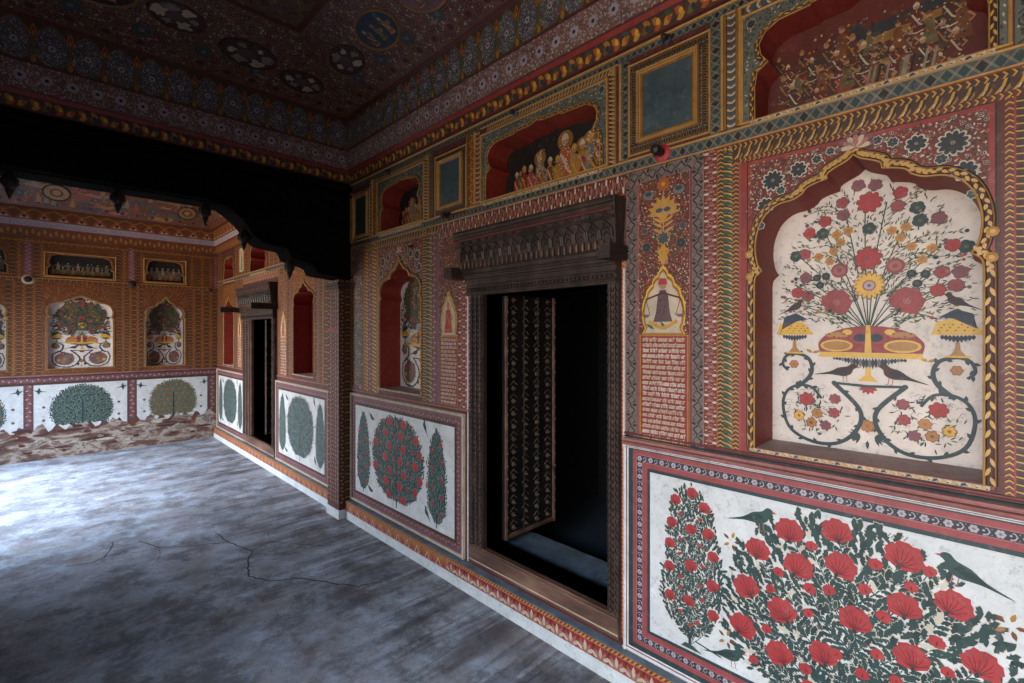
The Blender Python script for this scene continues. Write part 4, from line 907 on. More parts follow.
vband(2.30,2.365,'vine',.035,1.12,2.215,.0014); vband(2.235,2.30,'vine:rose',.035,1.12,1.9,.0012); vband(2.225,2.243,'rope:rose',.02,.22,1.95,.0016)
struct(mb, 'trim_8')

# ---------------------------------------------------------------- dado panels
def dado(s0, s1, v0, v1, label, painter, near=True, group='painted dado panels', pl=RW, mauve=.095, top=1.1):
    """outer u range -s1..-s0"""
    u0, u1 = (-s1, -s0) if pl is RW else (s0, s1)
    og = pl.pt((u0+u1)/2, v0, 0); t = empty('dado_panel', og); tag(t, label, 'painted panel', group)
    mb = Mb()
    if near:
        q = off(pl, .012); box(mb, pl, u0+.012, v0+.01, u1-.012, v1-.004, .0005, .012, 'white')
        rframe(mb, q, u0+.030, v0+.030, u1-.03, v1-.004, .022, 'plain:teal', .001); rframe(mb, q, u0+.052, v0+.052, u1-.047, v1-.019, .020, 'plain:rose', .0012)
        rframe(mb, q, u0+.072, v0+.072, u1-.067, v1-.039, .027, 'rosette', .0014, .026)
        rframe(mb, q, u0+.099, v0+.099, u1-.094, v1-.066, .022, 'plain:rose', .0012); rframe(mb, q, u0+.121, v0+.121, u1-.116, v1-.088, .014, 'plain:teal', .001)
        for e in (.069,.098): rframe(mb, q, u0+e, v0+e, u1-e+.005, v1-e+.033, .003, 'plain:pink', .002)
        bars(mb, pl, u0, v0, u1, v1-.002, .016, .016, 'white'); bars(mb, pl, u0+.016, v0+.016, u1-.016, v1-.006, .007, .017, 'pink'); ridge(mb, pl, [(u0,v1+.002),(u1,v1+.002)], .016, .022, 'pink')
        inner = (u0+.135, v0+.135, u1-.13, v1-.102)
    else:
        q = off(pl, .008); box(mb, pl, u0+.01, v0+.01, u1-.01, v1-.01, .0005, .008, 'mauve')
        rframe(mb, q, u0+.02, v0+.02, u1-.02, v1-.02, .022, 'plain:plum', .001); rframe(mb, q, u0+.042, v0+.042, u1-.042, v1-.042, .034, 'mauvevine', .001, .03); rframe(mb, q, u0+.076, v0+.076, u1-.076, v1-.076, .018, 'plain:brown', .001)
        bars(mb, pl, u0, v0, u1, v1, .022, .02, 'ivory'); inner = (u0+mauve, v0+mauve, u1-mauve, v1-mauve)
    mb.build('border', og, t)
    mb = Mb(); q = off(pl, .014 if near else .0105); p = Pen(mb, q)
    p.rect(*inner, 'white'); painter(p, inner); mb.build('painted_field', og, t)
    return t
def paint_big(p, inn):
    T = lambda L: [(-a, b) for a, b in L]
    big = [(.369,.948),(.357,.84),(.199,.922),(.199,.774),(.09,.823),(.32,.682),(.406,.532),(.182,.63),(.033,.681),(.507,.909),(.609,.812),(.479,.797),(.648,.662),(.53,.623),(.661,.514),(.537,.471),(.25,.44),(.08,.53),(-.01,.5),(.33,.42),(.44,.385)]
    sm = [(.267,.877),(.294,.789),(.182,.839),(.248,.723),(.125,.701),(.263,.6),(.368,.552),(.102,.627),(.301,.52),(.217,.542),(.54,.756),(.446,.733),(.566,.687),(.449,.65),(.579,.539),(.623,.409),(.457,.458),(.44,.879),(.39,.75),(.14,.9),(.14,.5)]
    dome = spl([(.60,.36),(.69,.43),(.722,.56),(.705,.68),(.665,.80),(.585,.905),(.47,.965),(.36,.985),(.24,.975),(.12,.915),(.03,.82),(-.03,.72),(-.06,.6),(-.05,.46),(0,.36)], 3)
    tree(p, T(dome), (-.33,.335), T(big), T(sm), .046, .019, .0185, .033)
    for mir in (0, 1):
        M = (lambda a: -a) if not mir else (lambda a: -(.66-a))
        ol = [(.965,.681),(.985,.501),(.94,.42),(.869,.375),(.79,.42),(.741,.498),(.735,.689),(.769,.871),(.81,.955),(.859,.985),(.915,.955),(.943,.894)]
        if M(.98) > inn[2] or M(.74) < inn[0]: continue
        fl = [(.922,.915),(.853,.957),(.803,.91),(.938,.819),(.857,.812),(.787,.813),(.946,.731),(.769,.731),(.857,.667),(.949,.635),(.771,.618),(.946,.518),(.866,.524),(.769,.505)]
        sm2 = [(.90,.865),(.82,.86),(.90,.76),(.82,.76),(.905,.70),(.81,.68),(.90,.61),(.82,.60),(.90,.565),(.81,.55),(.90,.47),(.83,.45),(.86,.43)]
        tree(p, [(M(a), b) for a, b in ol], (M(.862),.35), [(M(a), b) for a, b in fl], [(M(a), b) for a, b in sm2], .025, .009, .0108, .020)
        p.stroke([(M(.862),.338),(M(.862),.40)], .012, 'dark_leaf', .0004)
        p.poly([(M(.90),.335),(M(.88),.355),(M(.85),.352),(M(.81),.335)], 'moss', .0005)
    bird(p, -.632, .925, .145, .12); bird(p, -.05, .918, .142, -.22, -1); bird(p, -.728, .383, .14, .1, 1); p.stroke([(-.74,.36),(-.84,.375)], .006, 'bird', .0008)
    for a, b in ((.701,.814),(.719,.441),(-.02,.812)):
        for i in range(5): p.leaf(-a+.01*math.cos(i*1.3), b+.012*math.sin(i*1.3), .026, .013, i*1.25, 'ochre' if i % 2 else 'gold_brown', .0006+i*.0001)
    for i in range(5): p.stroke([(-.2-.01*i,.97),(-.19-.01*i,.985)], .003, 'pale_wear', .0004)
dado(-.55, 1.172, .192, 1.104, 'large near dado panel with red-flowering bush, cypress and green birds', paint_big)
def three_trees(cx, hw, v0, v1, red=True, detail=1, green='leaf', step=.017, k=1.0, cyp=True):
    def f(p, inn):
        H = v1-v0; c = 'poppy' if red else 'slate'
        a = hw*.56
        dome = [(cx+a*x, v0+H*y) for x, y in [(-.35,.02),(-.75,.14),(-.97,.36),(-1,.58),(-.88,.78),(-.62,.92),(-.3,.99),(0,1.0),(.3,.99),(.62,.92),(.88,.78),(1,.58),(.97,.36),(.75,.14),(.35,.02)]]
        p.poly([(x*.96+cx*.04, y*.97+(v0+H/2)*.03) for x, y in dome], 'tree_ground', .0001)
        big = []; sm = []
        for r_ in range(7):
            for q in range(7):
                x = cx-a+(q+.5+.5*(r_ % 2))*2*a/7; y = v0+H*(r_+.5)/7
                if inside(x, y, dome): (big if (q+r_) % 2 == 0 else sm).append((x+random.uniform(-.01,.01), y))
        tree(p, dome, (cx, v0), big, sm, .036*k, .016*k, step, step*1.5, 1, detail, green, 'dark_leaf', c, 'dark_poppy' if red else 'moss')
        p.stroke([(cx,v0-.03),(cx,v0+.3)], .014, 'dark_leaf', .0006)
        if cyp:
            for s in (-1,1):
                cc = cx+s*hw*.80; b = hw*.175
                ol = [(cc+b*x, v0+H*y) for x, y in [(-.3,0),(-.9,.12),(-1,.35),(-.85,.65),(-.5,.88),(0,.98),(.5,.88),(.85,.65),(1,.35),(.9,.12),(.3,0)]]
                fl = [(cc+b*.45*(-1)**i, v0+H*(.1+.09*i)) for i in range(9)]
                p.poly([(cc+(x-cc)*.9, y) for x, y in ol], 'tree_ground', .0001)
                tree(p, ol, (cc, v0), fl, [], .017*k, .01, step*.85, step*1.2, 1, detail, green, 'dark_leaf', c, 'dark_poppy' if red else 'moss')
                p.stroke([(cc,v0-.03),(cc,v0+.06)], .01, 'dark_leaf', .0006)
                bird(p, cx+s*hw*.60, v1-.03, .11, -.9, -s, 'bird', False); bird(p, cx+s*hw*.64, v0+.03, .11, -.7, -s, 'bird', False)
                for yy in (.35,.6): p.disc(cx+s*hw*.615, v0+H*yy, .011, 'ochre', .0005, 6, .02)
    return f
dado(2.30, 3.826, .200, 1.095, 'red-framed dado panel with three flowering trees, left of the near door', three_trees(-3.09,.63,.34,.975), False)
dado(4.252, 5.645, .19, 1.07, 'dado panel with three green trees, between pilaster and far door', three_trees(-4.94,.62,.33,.95,False,0,'leaf',.017), False)
dado(6.79, 8.19, .19, 1.065, 'dado panel with green trees in the far corner beyond the far door', three_trees(-7.49,.6,.33,.95,False,0,'leaf',.018), False)
# end wall dado: worn panels
def back_panel(u0, u1, label, fl, red):
    og = BW.pt((u0+u1)/2, .42, 0); t = empty('dado_panel', og); tag(t, label, 'painted panel', 'painted dado panels')
    mb = Mb(); p = Pen(mb, BW, h=.006)
    n = 22; low = [(u0+(u1-u0)*i/n, .42+.05*math.sin(i*1.7+u0*9)+random.uniform(-.006,.006)) for i in range(n+1)]
    p.poly([(u1,.955),(u0,.955)]+low, 'white')
    cx = (u0+u1)/2; a = (u1-u0)*.335
    dome = [(cx+a*x, .36+.575*y) for x, y in [(-.8,.14),(-.97,.3),(-1,.5),(-.9,.72),(-.66,.88),(-.35,.97),(0,1.0),(.35,.97),(.66,.88),(.9,.72),(1,.5),(.97,.3),(.8,.14)]]
    p.poly([(x*.96+cx*.04, max(y*.97+.02,.45)) for x, y in dome], 'tree_ground' if not red else 'pale_blue', .0002)
    big = []
    for r_ in range(7):
        for q in range(8):
            x = cx-a+(q+.5+.5*(r_ % 2))*2*a/8; y = .45+.07*r_
            if inside(x, y, dome): big.append((x, y))
    tree(p, dome, (cx,.38), big, [], .014, .01, .0145, .024, 1, 0, 'leaf' if not red else 'green', 'moss' if not red else 'olive', fl, 'brown')
    p.stroke([(cx,.42),(cx,.75)], .014, 'dark_leaf', .001)
    for s in (-1,1):
        q = p.sub(cx+s*a*1.28, .88, 0, .07*s, .07, .001); q.poly([(-.9,-.2),(0,.05),(.2,.7),(.45,.15),(1,.3),(.5,-.1),(.3,-.6),(.05,-.15)], 'bird')
        for yy in (.68,.52): flower(p, cx+s*a*1.2, yy, .018, 5, 'brown', 'ochre')
    mb.build('painted_field', og, t)
back_panel(-.098,.79, 'middle end-wall dado panel with dense dark green tree and two birds', 'brown', False)
back_panel(.893,1.716, 'end-wall dado panel with pale orange-green tree, nearest the far corner', 'orange', True)
back_panel(-1.07,-.185, 'end-wall dado panel cut by the left photo edge', 'orange', False)
# end wall ornament
mb = Mb()
p = Pen(mb, BW, h=.001); p.rect(XL,.40,D,1.075,'mauve')
for v, m in ((1.07,'pink'),(1.055,'brown'),(.975,'brown')): ridge(mb, BW, [(XL,v),(D,v)], .018, .014 if v > 1.06 else .006, m)
band(mb, BW, (XL,1.015), (D,1.015), .05, 'mauvevine', .0016, .05)
for u in (-.142,.842,1.78):
    band(mb, BW, (u,.45), (u,.96), .07, 'mauvevine', .0022, .05)
n = 60; low = [(XL+(D-XL)*i/n, .40+.05*math.sin(i*.9)+.03*math.sin(i*2.3)+random.uniform(-.02,.02)) for i in range(n+1)]
for i in range(n): p.poly([(low[i][0],ZF),(low[i+1][0],ZF),low[i+1],low[i]], 'worn', .007)
# loose flakes of surviving plaster
for i in range(46):
    u = random.uniform(XL+.05,D-.08); v = random.uniform(.12,.42); r1 = random.uniform(.03,.12); r2 = random.uniform(.008,.022)
    p.poly([(u+r1*math.cos(a)*random.uniform(.7,1.1), v+r2*math.sin(a)*random.uniform(.6,1.2)) for a in [j*PI/5 for j in range(10)]], random.choice(['pale_wear','red_brown','cream','brown']), .010)
# pilaster strips between the niches and framed fields
def bstrips(u0, u1, v0, v1, kinds, rep=.024):
    w_ = (u1-u0)/len(kinds)
    for i, k in enumerate(kinds): band(mb, BW, (u0+(i+.5)*w_,v0), (u0+(i+.5)*w_,v1), w_*.92, k, .0014, rep)
for u0, u1 in ((-.33,-.03),(.69,.96),(1.47,1.84)):
    bstrips(u0, u1, 1.085, 2.235, ['finegold','finevine','finegold','finevine','finegold','finevine','finegold'])
bstrips(-.185,-.107, 2.23, 2.74, ['mauvevine:plum']); bstrips(.80,.875, 2.23, 2.74, ['mauvevine:plum']); bstrips(1.80,1.85,2.23,2.74,['mauvevine:plum'])
for u0, u1 in ((-.30,-.195),(-.10,.0),(.67,.79),(.885,.97),(1.45,1.55),(1.57,1.79)): bstrips(u0, u1, 2.26, 2.70, ['finegold','finevine'] if u1-u0 < .2 else ['finegold','finevine','finegold','finevine'], .022)
for out, u0, u1 in ((B1o,-.03,.69),(B2o,.96,1.47),(B0o,-.80,-.33)):
    scatter(Pen(mb, BW, h=.0012), u0, 1.1, u1, 2.235, .030, ['orange','ochre','red','ochre','olive','brown'], .022, grow(out,.03))
band(mb, BW, (XL,2.245), (D,2.245), .03, 'finegold', .002, .03); ridge(mb, BW, [(XL,2.262),(D,2.262)], .012, .012, 'ochre')
band(mb, BW, (XL,2.71), (D,2.71), .03, 'goldvine', .002, .05)
for u0, u1, v0, v1 in ((-.01,.68,2.285,2.60),(.965,1.46,2.285,2.625)): bars(mb, BW, u0, v0, u1, v1, .014, .012, 'gold')
struct(mb, 'trim_9')

# ---------------------------------------------------------------- pilasters and the arched beam across the hall
Y0, Y1 = 3.845, 4.07
for side, lab in ((1,'tall painted pilaster under the dark beam, between the two bays'),(-1,'unseen left-hand painted pilaster under the dark beam, deepened to shade the floor')):
    x0, x1 = (D-.10, D-.001) if side > 0 else (XL+.012, XL+.50)  # left one is out of view, its depth widened to shade the floor
    og = (x0, Y0, ZF); t = empty('pilaster', og); tag(t, lab, 'pilaster')
    mb = Mb(); FP = Pl((0,Y0,0), (1,0,0), (0,0,1), (0,-1,0)); xf = x0 if side > 0 else x1
    SP = Pl((xf,0,0), (0,-1 if side > 0 else 1,0), (0,0,1), (-side,0,0))
    box(mb, FP, x0, .115, x1, 2.028, -(Y1-Y0), 0, 'red_brown')
    for k in range(2): band(mb, FP, (x0+(x1-x0)*(k+.5)/2,.16), (x0+(x1-x0)*(k+.5)/2,2.04), (x1-x0)*.42, ('finevine:dark_brown','finegold:dark_brown')[k], .001, .03)  # shade of the near face put into its dark brown band grounds
    sg = -1 if side > 0 else 1
    for k in range(5): a = sg*(Y0+(Y1-Y0)*(k+.5)/5); band(mb, SP, (a,.16), (a,2.04), (Y1-Y0)*.17, ('finevine:mauve','mauvevine','finevine:red_brown','mauvevine','finegold')[k], .001, .035)
    band(mb, SP, (sg*Y0,1.62), (sg*Y1,1.62), .03, 'plain:rose', .003)
    mb.build('shaft', og, t)
    mb = Mb(); box(mb, FP, x0-.008 if side > 0 else x0, ZF-.01, x1 if side > 0 else x1+.008, .115, -(Y1-Y0)-.008, .008, 'skirting'); mb.build('plinth', og, t)
    mb = Mb()
    for v, e in ((1.96,.012),(1.992,.02)): box(mb, FP, x0-e, v, x1+(0 if side > 0 else e), v+.028, -(Y1-Y0), e, 'dark_brown')
    mb.build('capital', og, t)
og = (.335, Y0, 2.45); t = empty('arched_beam', og); tag(t, 'near-black cusped beam crossing the hall beneath the painted ceiling', 'beam')
half = [(1.515, 2.046), (1.433, 2.053), (1.269, 2.067), (1.235, 2.075), (1.212, 2.123), (1.172, 2.14), (1.056, 2.167), (1.031, 2.173), (1.002, 2.239), (0.959, 2.247), (0.891, 2.251), (0.823, 2.264), (0.765, 2.307), (0.721, 2.375), (0.687, 2.414), (0.629, 2.462), (0.571, 2.501), (0.493, 2.513), (0.0, 2.511)]
prof = [(.335+a, b) for a, b in half]+[(.335-a, b) for a, b in half[::-1][1:]]
mb = Mb(); FP = Pl((0,Y0,0), (1,0,0), (0,0,1), (0,-1,0)); th = Y1-Y0
outer = prof+[(XL,2.03)]+[(XL,2.835),(D,2.835)]+[(D,2.03)]
outer = [(D,2.03)]+prof+[(XL,2.01),(XL,2.835),(D,2.835)]
mb.add([FP.pt(x, y, .012) for x, y in outer], 'beam_wood'); mb.add([FP.pt(x, y, -th-.012) for x, y in outer], 'beam_wood')
for (a, b) in zip(outer, outer[1:]+outer[:1]): mb.add([FP.pt(*a,.012), FP.pt(*b,.012), FP.pt(*b,-th-.012), FP.pt(*a,-th-.012)], 'beam_wood')
for v, wd, hh in ((2.80,.05,.03),(2.74,.02,.02),(2.53,.012,.01),(2.50,.012,.012)): ridge(mb, off(FP,.012), [(XL,v),(D,v)], wd, hh, 'beam_wood')
mb.build('beam_body', og, t)
mb = Mb(); ridge(mb, off(FP,.012), [(a, b+.012) for a, b in prof], .02, .012, 'beam_wood')
p = Pen(mb, off(FP,.013))
for i in range(14):
    for s in (-1,1): q = p.sub(.335+s*(.95+.04*i), 2.28+.0*i, 0, .03, .1, .002)
for i in range(34): x = XL+.06+(D-XL-.12)*i/33; ridge(mb, off(FP,.012), [(x-.03,2.57),(x-.02,2.64),(x,2.68),(x+.02,2.64),(x+.03,2.57)], .012, .01, 'beam_wood')
mb.build('carved_edging', og, t)
def pendant(x, z, r):
    mb = Mb(); lathe(mb, (x, Y0+.12, z+.02), (0,0,-1), [(0,r*.4),(.02,r*.5),(.03,r*.9),(.06,r*1.1),(.09,r*.85),(.105,r*.5),(.115,r*.6),(.135,r*.35),(.16,.002)], 'dark_brown', 12)
    for k in range(8):
        a = k*PI/4; ridge(mb, Pl((x+r*math.cos(a), Y0+.12+r*math.sin(a), z), (-math.sin(a),math.cos(a),0), (0,0,1), (math.cos(a),math.sin(a),0)), [(0,-.02),(0,-.06)], .014, .006, 'dark_brown')
    mb.build('pendant_bud', og, t)
for dx, zz in ((-.73,2.35),(.73,2.35),(-1.06,2.16),(1.06,2.16),(.0,2.50),(.48,2.50),(-.48,2.50)): pendant(.335+dx, zz, .034)

# ---------------------------------------------------------------- ceilings
def ceiling_bay(x0, x1, y0, y1, name, pat, dy_near=0):
    """cornice, two painted bands, sloping zone and flat centre"""
    mb = Mb()
    sec = [(0,2.845),(.018,2.85),(.03,2.922),(.038,2.945),(.045,2.952),(.055,3.10),(.065,3.105),(.075,3.335),(.09,3.345),(.10,3.35),(.66,3.545),(.70,3.55)]
    if pat == 'far': sec = [(0,2.755),(.018,2.76),(.03,2.865),(.035,2.875),(.05,2.88),(.055,2.955),(.065,2.96),(.075,3.10),(.09,3.105),(.10,3.11),(.50,3.51),(.56,3.54)]
    bayp = pat == 'far'
    col = ['red_brown','red_brown','red','deep_red','vault_mauve','deep_red','vault_grey','deep_red','deep_red','gold_brown' if pat == 'far' else 'vault','deep_red']
    def ring(i): a, z = sec[i]; return [(x0+a,y0+a,z),(x1-a,y0+a,z),(x1-a,y1-a,z),(x0+a,y1-a,z)]
    for i in range(len(sec)-1):
        A, B = ring(i), ring(i+1)
        for k in range(4): j = (k+1) % 4; mb.add([A[k], A[j], B[j], B[k]], col[i])
    mb.add(ring(len(sec)-1), 'vault')
    mb.add([(x0-.4,y0-.2,3.7),(x1+.4,y0-.2,3.7),(x1+.4,y1+.2,3.7),(x0-.4,y1+.2,3.7)], 'vault')
    def plane(side, i):
        """plane of section i on one side; u runs along, v up the slope"""
        (a, z), (b, z2) = sec[i], sec[i+1]; l = math.hypot(b-a, z2-z); c, s = (b-a)/l, (z2-z)/l
        if side == 'right': return Pl((x1-a,0,z), (0,-1,0), (-c,0,s), (-s,0,-c)), l, -y1+a, -y0-a
        if side == 'far': return Pl((0,y1-a,z), (1,0,0), (0,-c,s), (0,-s,-c)), l, x0+a, x1-a
        if side == 'left': return Pl((x0+a,0,z), (0,1,0), (c,0,s), (s,0,-c)), l, y0+a, y1-a
    for side in ('right','far','left'):
        q, l, u0, u1 = plane(side, 1); band(mb, q, (u0,l/2), (u1,l/2), l*1.0, 'fruit' if pat != 'far' else 'finevine', .002, .05)
        q, l, u0, u1 = plane(side, 4)
        p = Pen(mb, q, h=.001)
        if side != 'left' or True:
            if pat == 'far': p.rect(u0, 0, u1, l, 'lavender')
            scatter(p, u0, .004, u1, l-.004, .0135 if pat != 'far' else .03, ['lavender','pink','rose','lavender','cream','moss'] if pat != 'far' else ['plum','pink','mauve'], .015)
            n = round((u1-u0)/.11)
            if pat != 'far':
                for i in range(n): x = u0+(i+.5)*(u1-u0)/n; flower(Pen(mb, q, h=.002), x, l*(.5), .034, 8, 'lavender', 'ink', 'vault_mauve', i); 
        q, l, u0, u1 = plane(side, 6); p = Pen(mb, q, h=.001)
        n = round((u1-u0)/(.155 if pat != 'far' else .17)); w_ = (u1-u0)/n
        for i in range(n):
            x = u0+(i+.5)*w_
            if pat == 'far':
                p.rect(x-w_/2,0,x+w_/2,l,'gold_brown'); p.poly([(x-w_*.45,0),(x+w_*.45,0),(x,l*.8)], 'orange', .0005); p.poly([(x-w_*.25,.01),(x+w_*.25,.01),(x,l*.5)], 'ivory', .001); p.disc(x,l*.25,.02,'brown',.0015,8); p.stroke([(x-w_/2,l*.9),(x,l*.55),(x+w_/2,l*.9)], .015, 'ochre', .001)
                continue
            p.rect(x-w_/2,0,x+w_/2,l,'vault_gold')
            body = [(x-w_*.16,.006),(x-w_*.40,l*.2),(x-w_*.43,l*.55),(x-w_*.3,l*.8),(x-w_*.1,l*.94),(x,l*.985),(x+w_*.1,l*.94),(x+w_*.3,l*.8),(x+w_*.43,l*.55),(x+w_*.40,l*.2),(x+w_*.16,.006)]
            p.poly([(x+(a-x)*1.13, b*1.01) for a, b in body], 'yellow', .0004); p.poly([(x+(a-x)*1.06, b*1.005) for a, b in body], 'brown', .0006)
            p.poly(body, 'vault_grey', .0008)
            scatter(p, x-w_*.42, .01, x+w_*.42, l*.95, .013, ['lavender','pale_blue','lavender','ink','cream','rose'], .012, None, (lambda a, b, body=body: inside(a, b, body)), 0, dh=.0011)
            flower(Pen(mb, q, h=.0022), x, l*.45, .022, 7, 'lavender', 'ink', 'moss')
            t_ = x+w_/2
            p.leaf(t_, l*.62, l*.33, .035, PI/2, 'ochre', .0013); p.leaf(t_, l*.64, l*.26, .024, PI/2, 'poppy', .0018); p.leaf(t_, l*.66, l*.12, .010, PI/2, 'yellow', .0022); p.stroke([(t_,.01),(t_,l*.62)], .018, 'olive', .0012); p.leaf(t_,.0,l*.2,.03,PI/2,'ochre',.0014)
        q, l, u0, u1 = plane(side, 9); p = Pen(mb, q, h=.001)
        if side == 'left' : continue
        scatter(p, u0+.02, .02, u1-.02, l, .020 if pat != 'far' else .05, ['rose','vault_mauve','olive','vault_mauve','old_gold','moss','ivory','plum','lavender'], .020, None, (lambda a, b: u0+b < a < u1-b), .12, ('vault_mauve','deep_red'), .020, .0004)
        n = round((u1-u0)/.16)
        for i in range(n):
            x = u0+(i+.5)*(u1-u0)/n
            flower(Pen(mb, q, h=.0022), x, .07, .032, 8, 'deep_red', 'black', 'vault_mauve', i)
            if i % 2 and u0+.25 < x < u1-.25: flower(Pen(mb, q, h=.0022), x, .17, .05, 9, 'slate', 'pale_blue', 'moss', i)
            if u0+.5 < x < u1-.5: flower(Pen(mb, q, h=.0022), x, l-.05, .022, 7, 'brown', 'ochre', 'mauve', i)
        if pat == 'far':     # broad painted beasts, boats and palaces of the far vault
            for i in range(26):
                x = random.uniform(u0+.3,u1-.3); y = random.uniform(.04,l-.12); r = random.uniform(.05,.16); m_ = random.choice(['rose','ochre','green','pink','old_gold','mauve','slate'])
                p.poly(spl([(x-r,y),(x-r*.4,y+r*.28),(x+r*.3,y+r*.2),(x+r,y+r*.45),(x+r*.8,y-r*.05),(x+r*.2,y-r*.15),(x-r*.5,y-r*.12)], 3, True), m_, .001+i*.00003)
            for i in range(30): x = random.uniform(u0+.3,u1-.3); figure(Pen(mb, q, h=.002), x, random.uniform(.05,l-.15), .13, random.choice(['red','ochre','pale_wear','green']), 'ochre')
        # flaking plaster
        for i in range(12 if pat != 'far' else 6):
            x = random.uniform(u0+.6, u1-.6); y = random.uniform(.05,l-.05); r = random.uniform(.015,.05)
            pts = [(x+r*(1+.6*math.sin(3*a))*math.cos(a), y+r*.35*(1+.5*math.cos(2*a+i))*math.sin(a)) for a in [j*2*PI/11 for j in range(11)]]; p.poly(pts, 'pale_wear', .0026)
    a, z = sec[-1]; q = Pl((0,0,z), (1,0,0), (0,-1,0), (0,0,-1)); p = Pen(mb, q, h=.001)
    scatter(p, x0+a, -(y1-a), x1-a, -(y0+a), .05, ['mauve','olive','plum','old_gold','brown'], .045, None, None, .1, ('mauve','brown'), .03)
    o = struct(mb, name)
    return plane
pn = ceiling_bay(XL, D, -2.9, Y0, 'ceiling', 'near')
pf = ceiling_bay(XL, D, Y1, YB, 'ceiling_far', 'far')
def medallion(side, u, v, rx, ry, kind, label, pl_fn=pn):
    q, l, u0, u1 = pl_fn(side, 9); og = q.pt(u, v, 0); t = empty('ceiling_medallion', og); tag(t, label, 'medallion', 'oval painted medallions of the ceiling')
    mb = Mb(); ring = [(u+rx*math.cos(a), v+ry*math.sin(a)) for a in [i*2*PI/26 for i in range(26)]]
    ridge(mb, q, ring, .018, .012, 'black' if kind == 'ring' else ('old_gold' if kind != 'worn' else 'brown'), True); mb.build('moulded_rim', og, t)
    mb = Mb(); p = Pen(mb, q, h=.004)
    p.poly([(u+(a-u)*.97, v+(b-v)*.97) for a, b in ring], {'dark':'black','blue':'indigo','worn':'brown','pink':'plum','ring':'old_gold'}[kind])
    if kind in ('dark','blue','pink'):
        for i in range(3): figure(Pen(mb, q, h=.005), u-rx*.5+i*rx*.5, v-ry*.6, ry*1.1, ('gold_brown','olive','orange')[i], ('ivory','ochre')[i % 2], halo='slate')
        for i in range(6): p.disc(u+random.uniform(-.7,.7)*rx, v+random.uniform(-.5,.6)*ry, .015, ('green','pale_blue','old_gold')[i % 3], .0018, 7)
    if kind == 'ring': p.disc(u, v, rx*.5, 'black', .001, 14, ry*.5); p.disc(u, v, rx*.35, 'ochre', .0015, 12, ry*.35)
    if kind == 'worn':
        for i in range(6):
            a0 = i*1.05; x = u+rx*.62*math.cos(a0); y = v+ry*.62*math.sin(a0); r = random.uniform(.02,.045)
            p.poly([(x+r*random.uniform(.5,1.5)*math.cos(a), y+r*random.uniform(.4,1.1)*math.sin(a)) for a in [j*2*PI/15 for j in range(15)]], 'ivory' if i % 2 else 'pale_wear', .001+i*.0001)
        p.disc(u-rx*.1, v, rx*.35, 'mauve', .002, 8, ry*.4)
    mb.build('picture', og, t)
medallion('far', .14, .38, .23, .14, 'dark', 'large dark oval medallion at the top left edge of the ceiling')
medallion('far', .56, .36, .14, .09, 'worn', 'flaked oval medallion next right of the large dark one')
medallion('far', .97, .28, .17, .10, 'worn', 'pale flaked medallion in the middle over the beam')
medallion('far', 1.34, .21, .15, .085, 'worn', 'worn medallion closest to the ceiling corner, beam side')
medallion('right', -3.10, .30, .16, .10, 'worn', 'white-flaked medallion just right of the ceiling corner')
medallion('right', -2.67, .31, .18, .12, 'blue', 'dark blue oval medallion with figures on the right ceiling slope')
medallion('right', -2.17, .31, .18, .12, 'pink', 'plum-coloured medallion cut by the top photo edge')
medallion('far', .10, .24, .12, .11, 'ring', 'round dark-ringed medallion on the far vault, left', pf)
medallion('far', 1.42, .22, .11, .10, 'ring', 'round dark-ringed medallion on the far vault, right', pf)

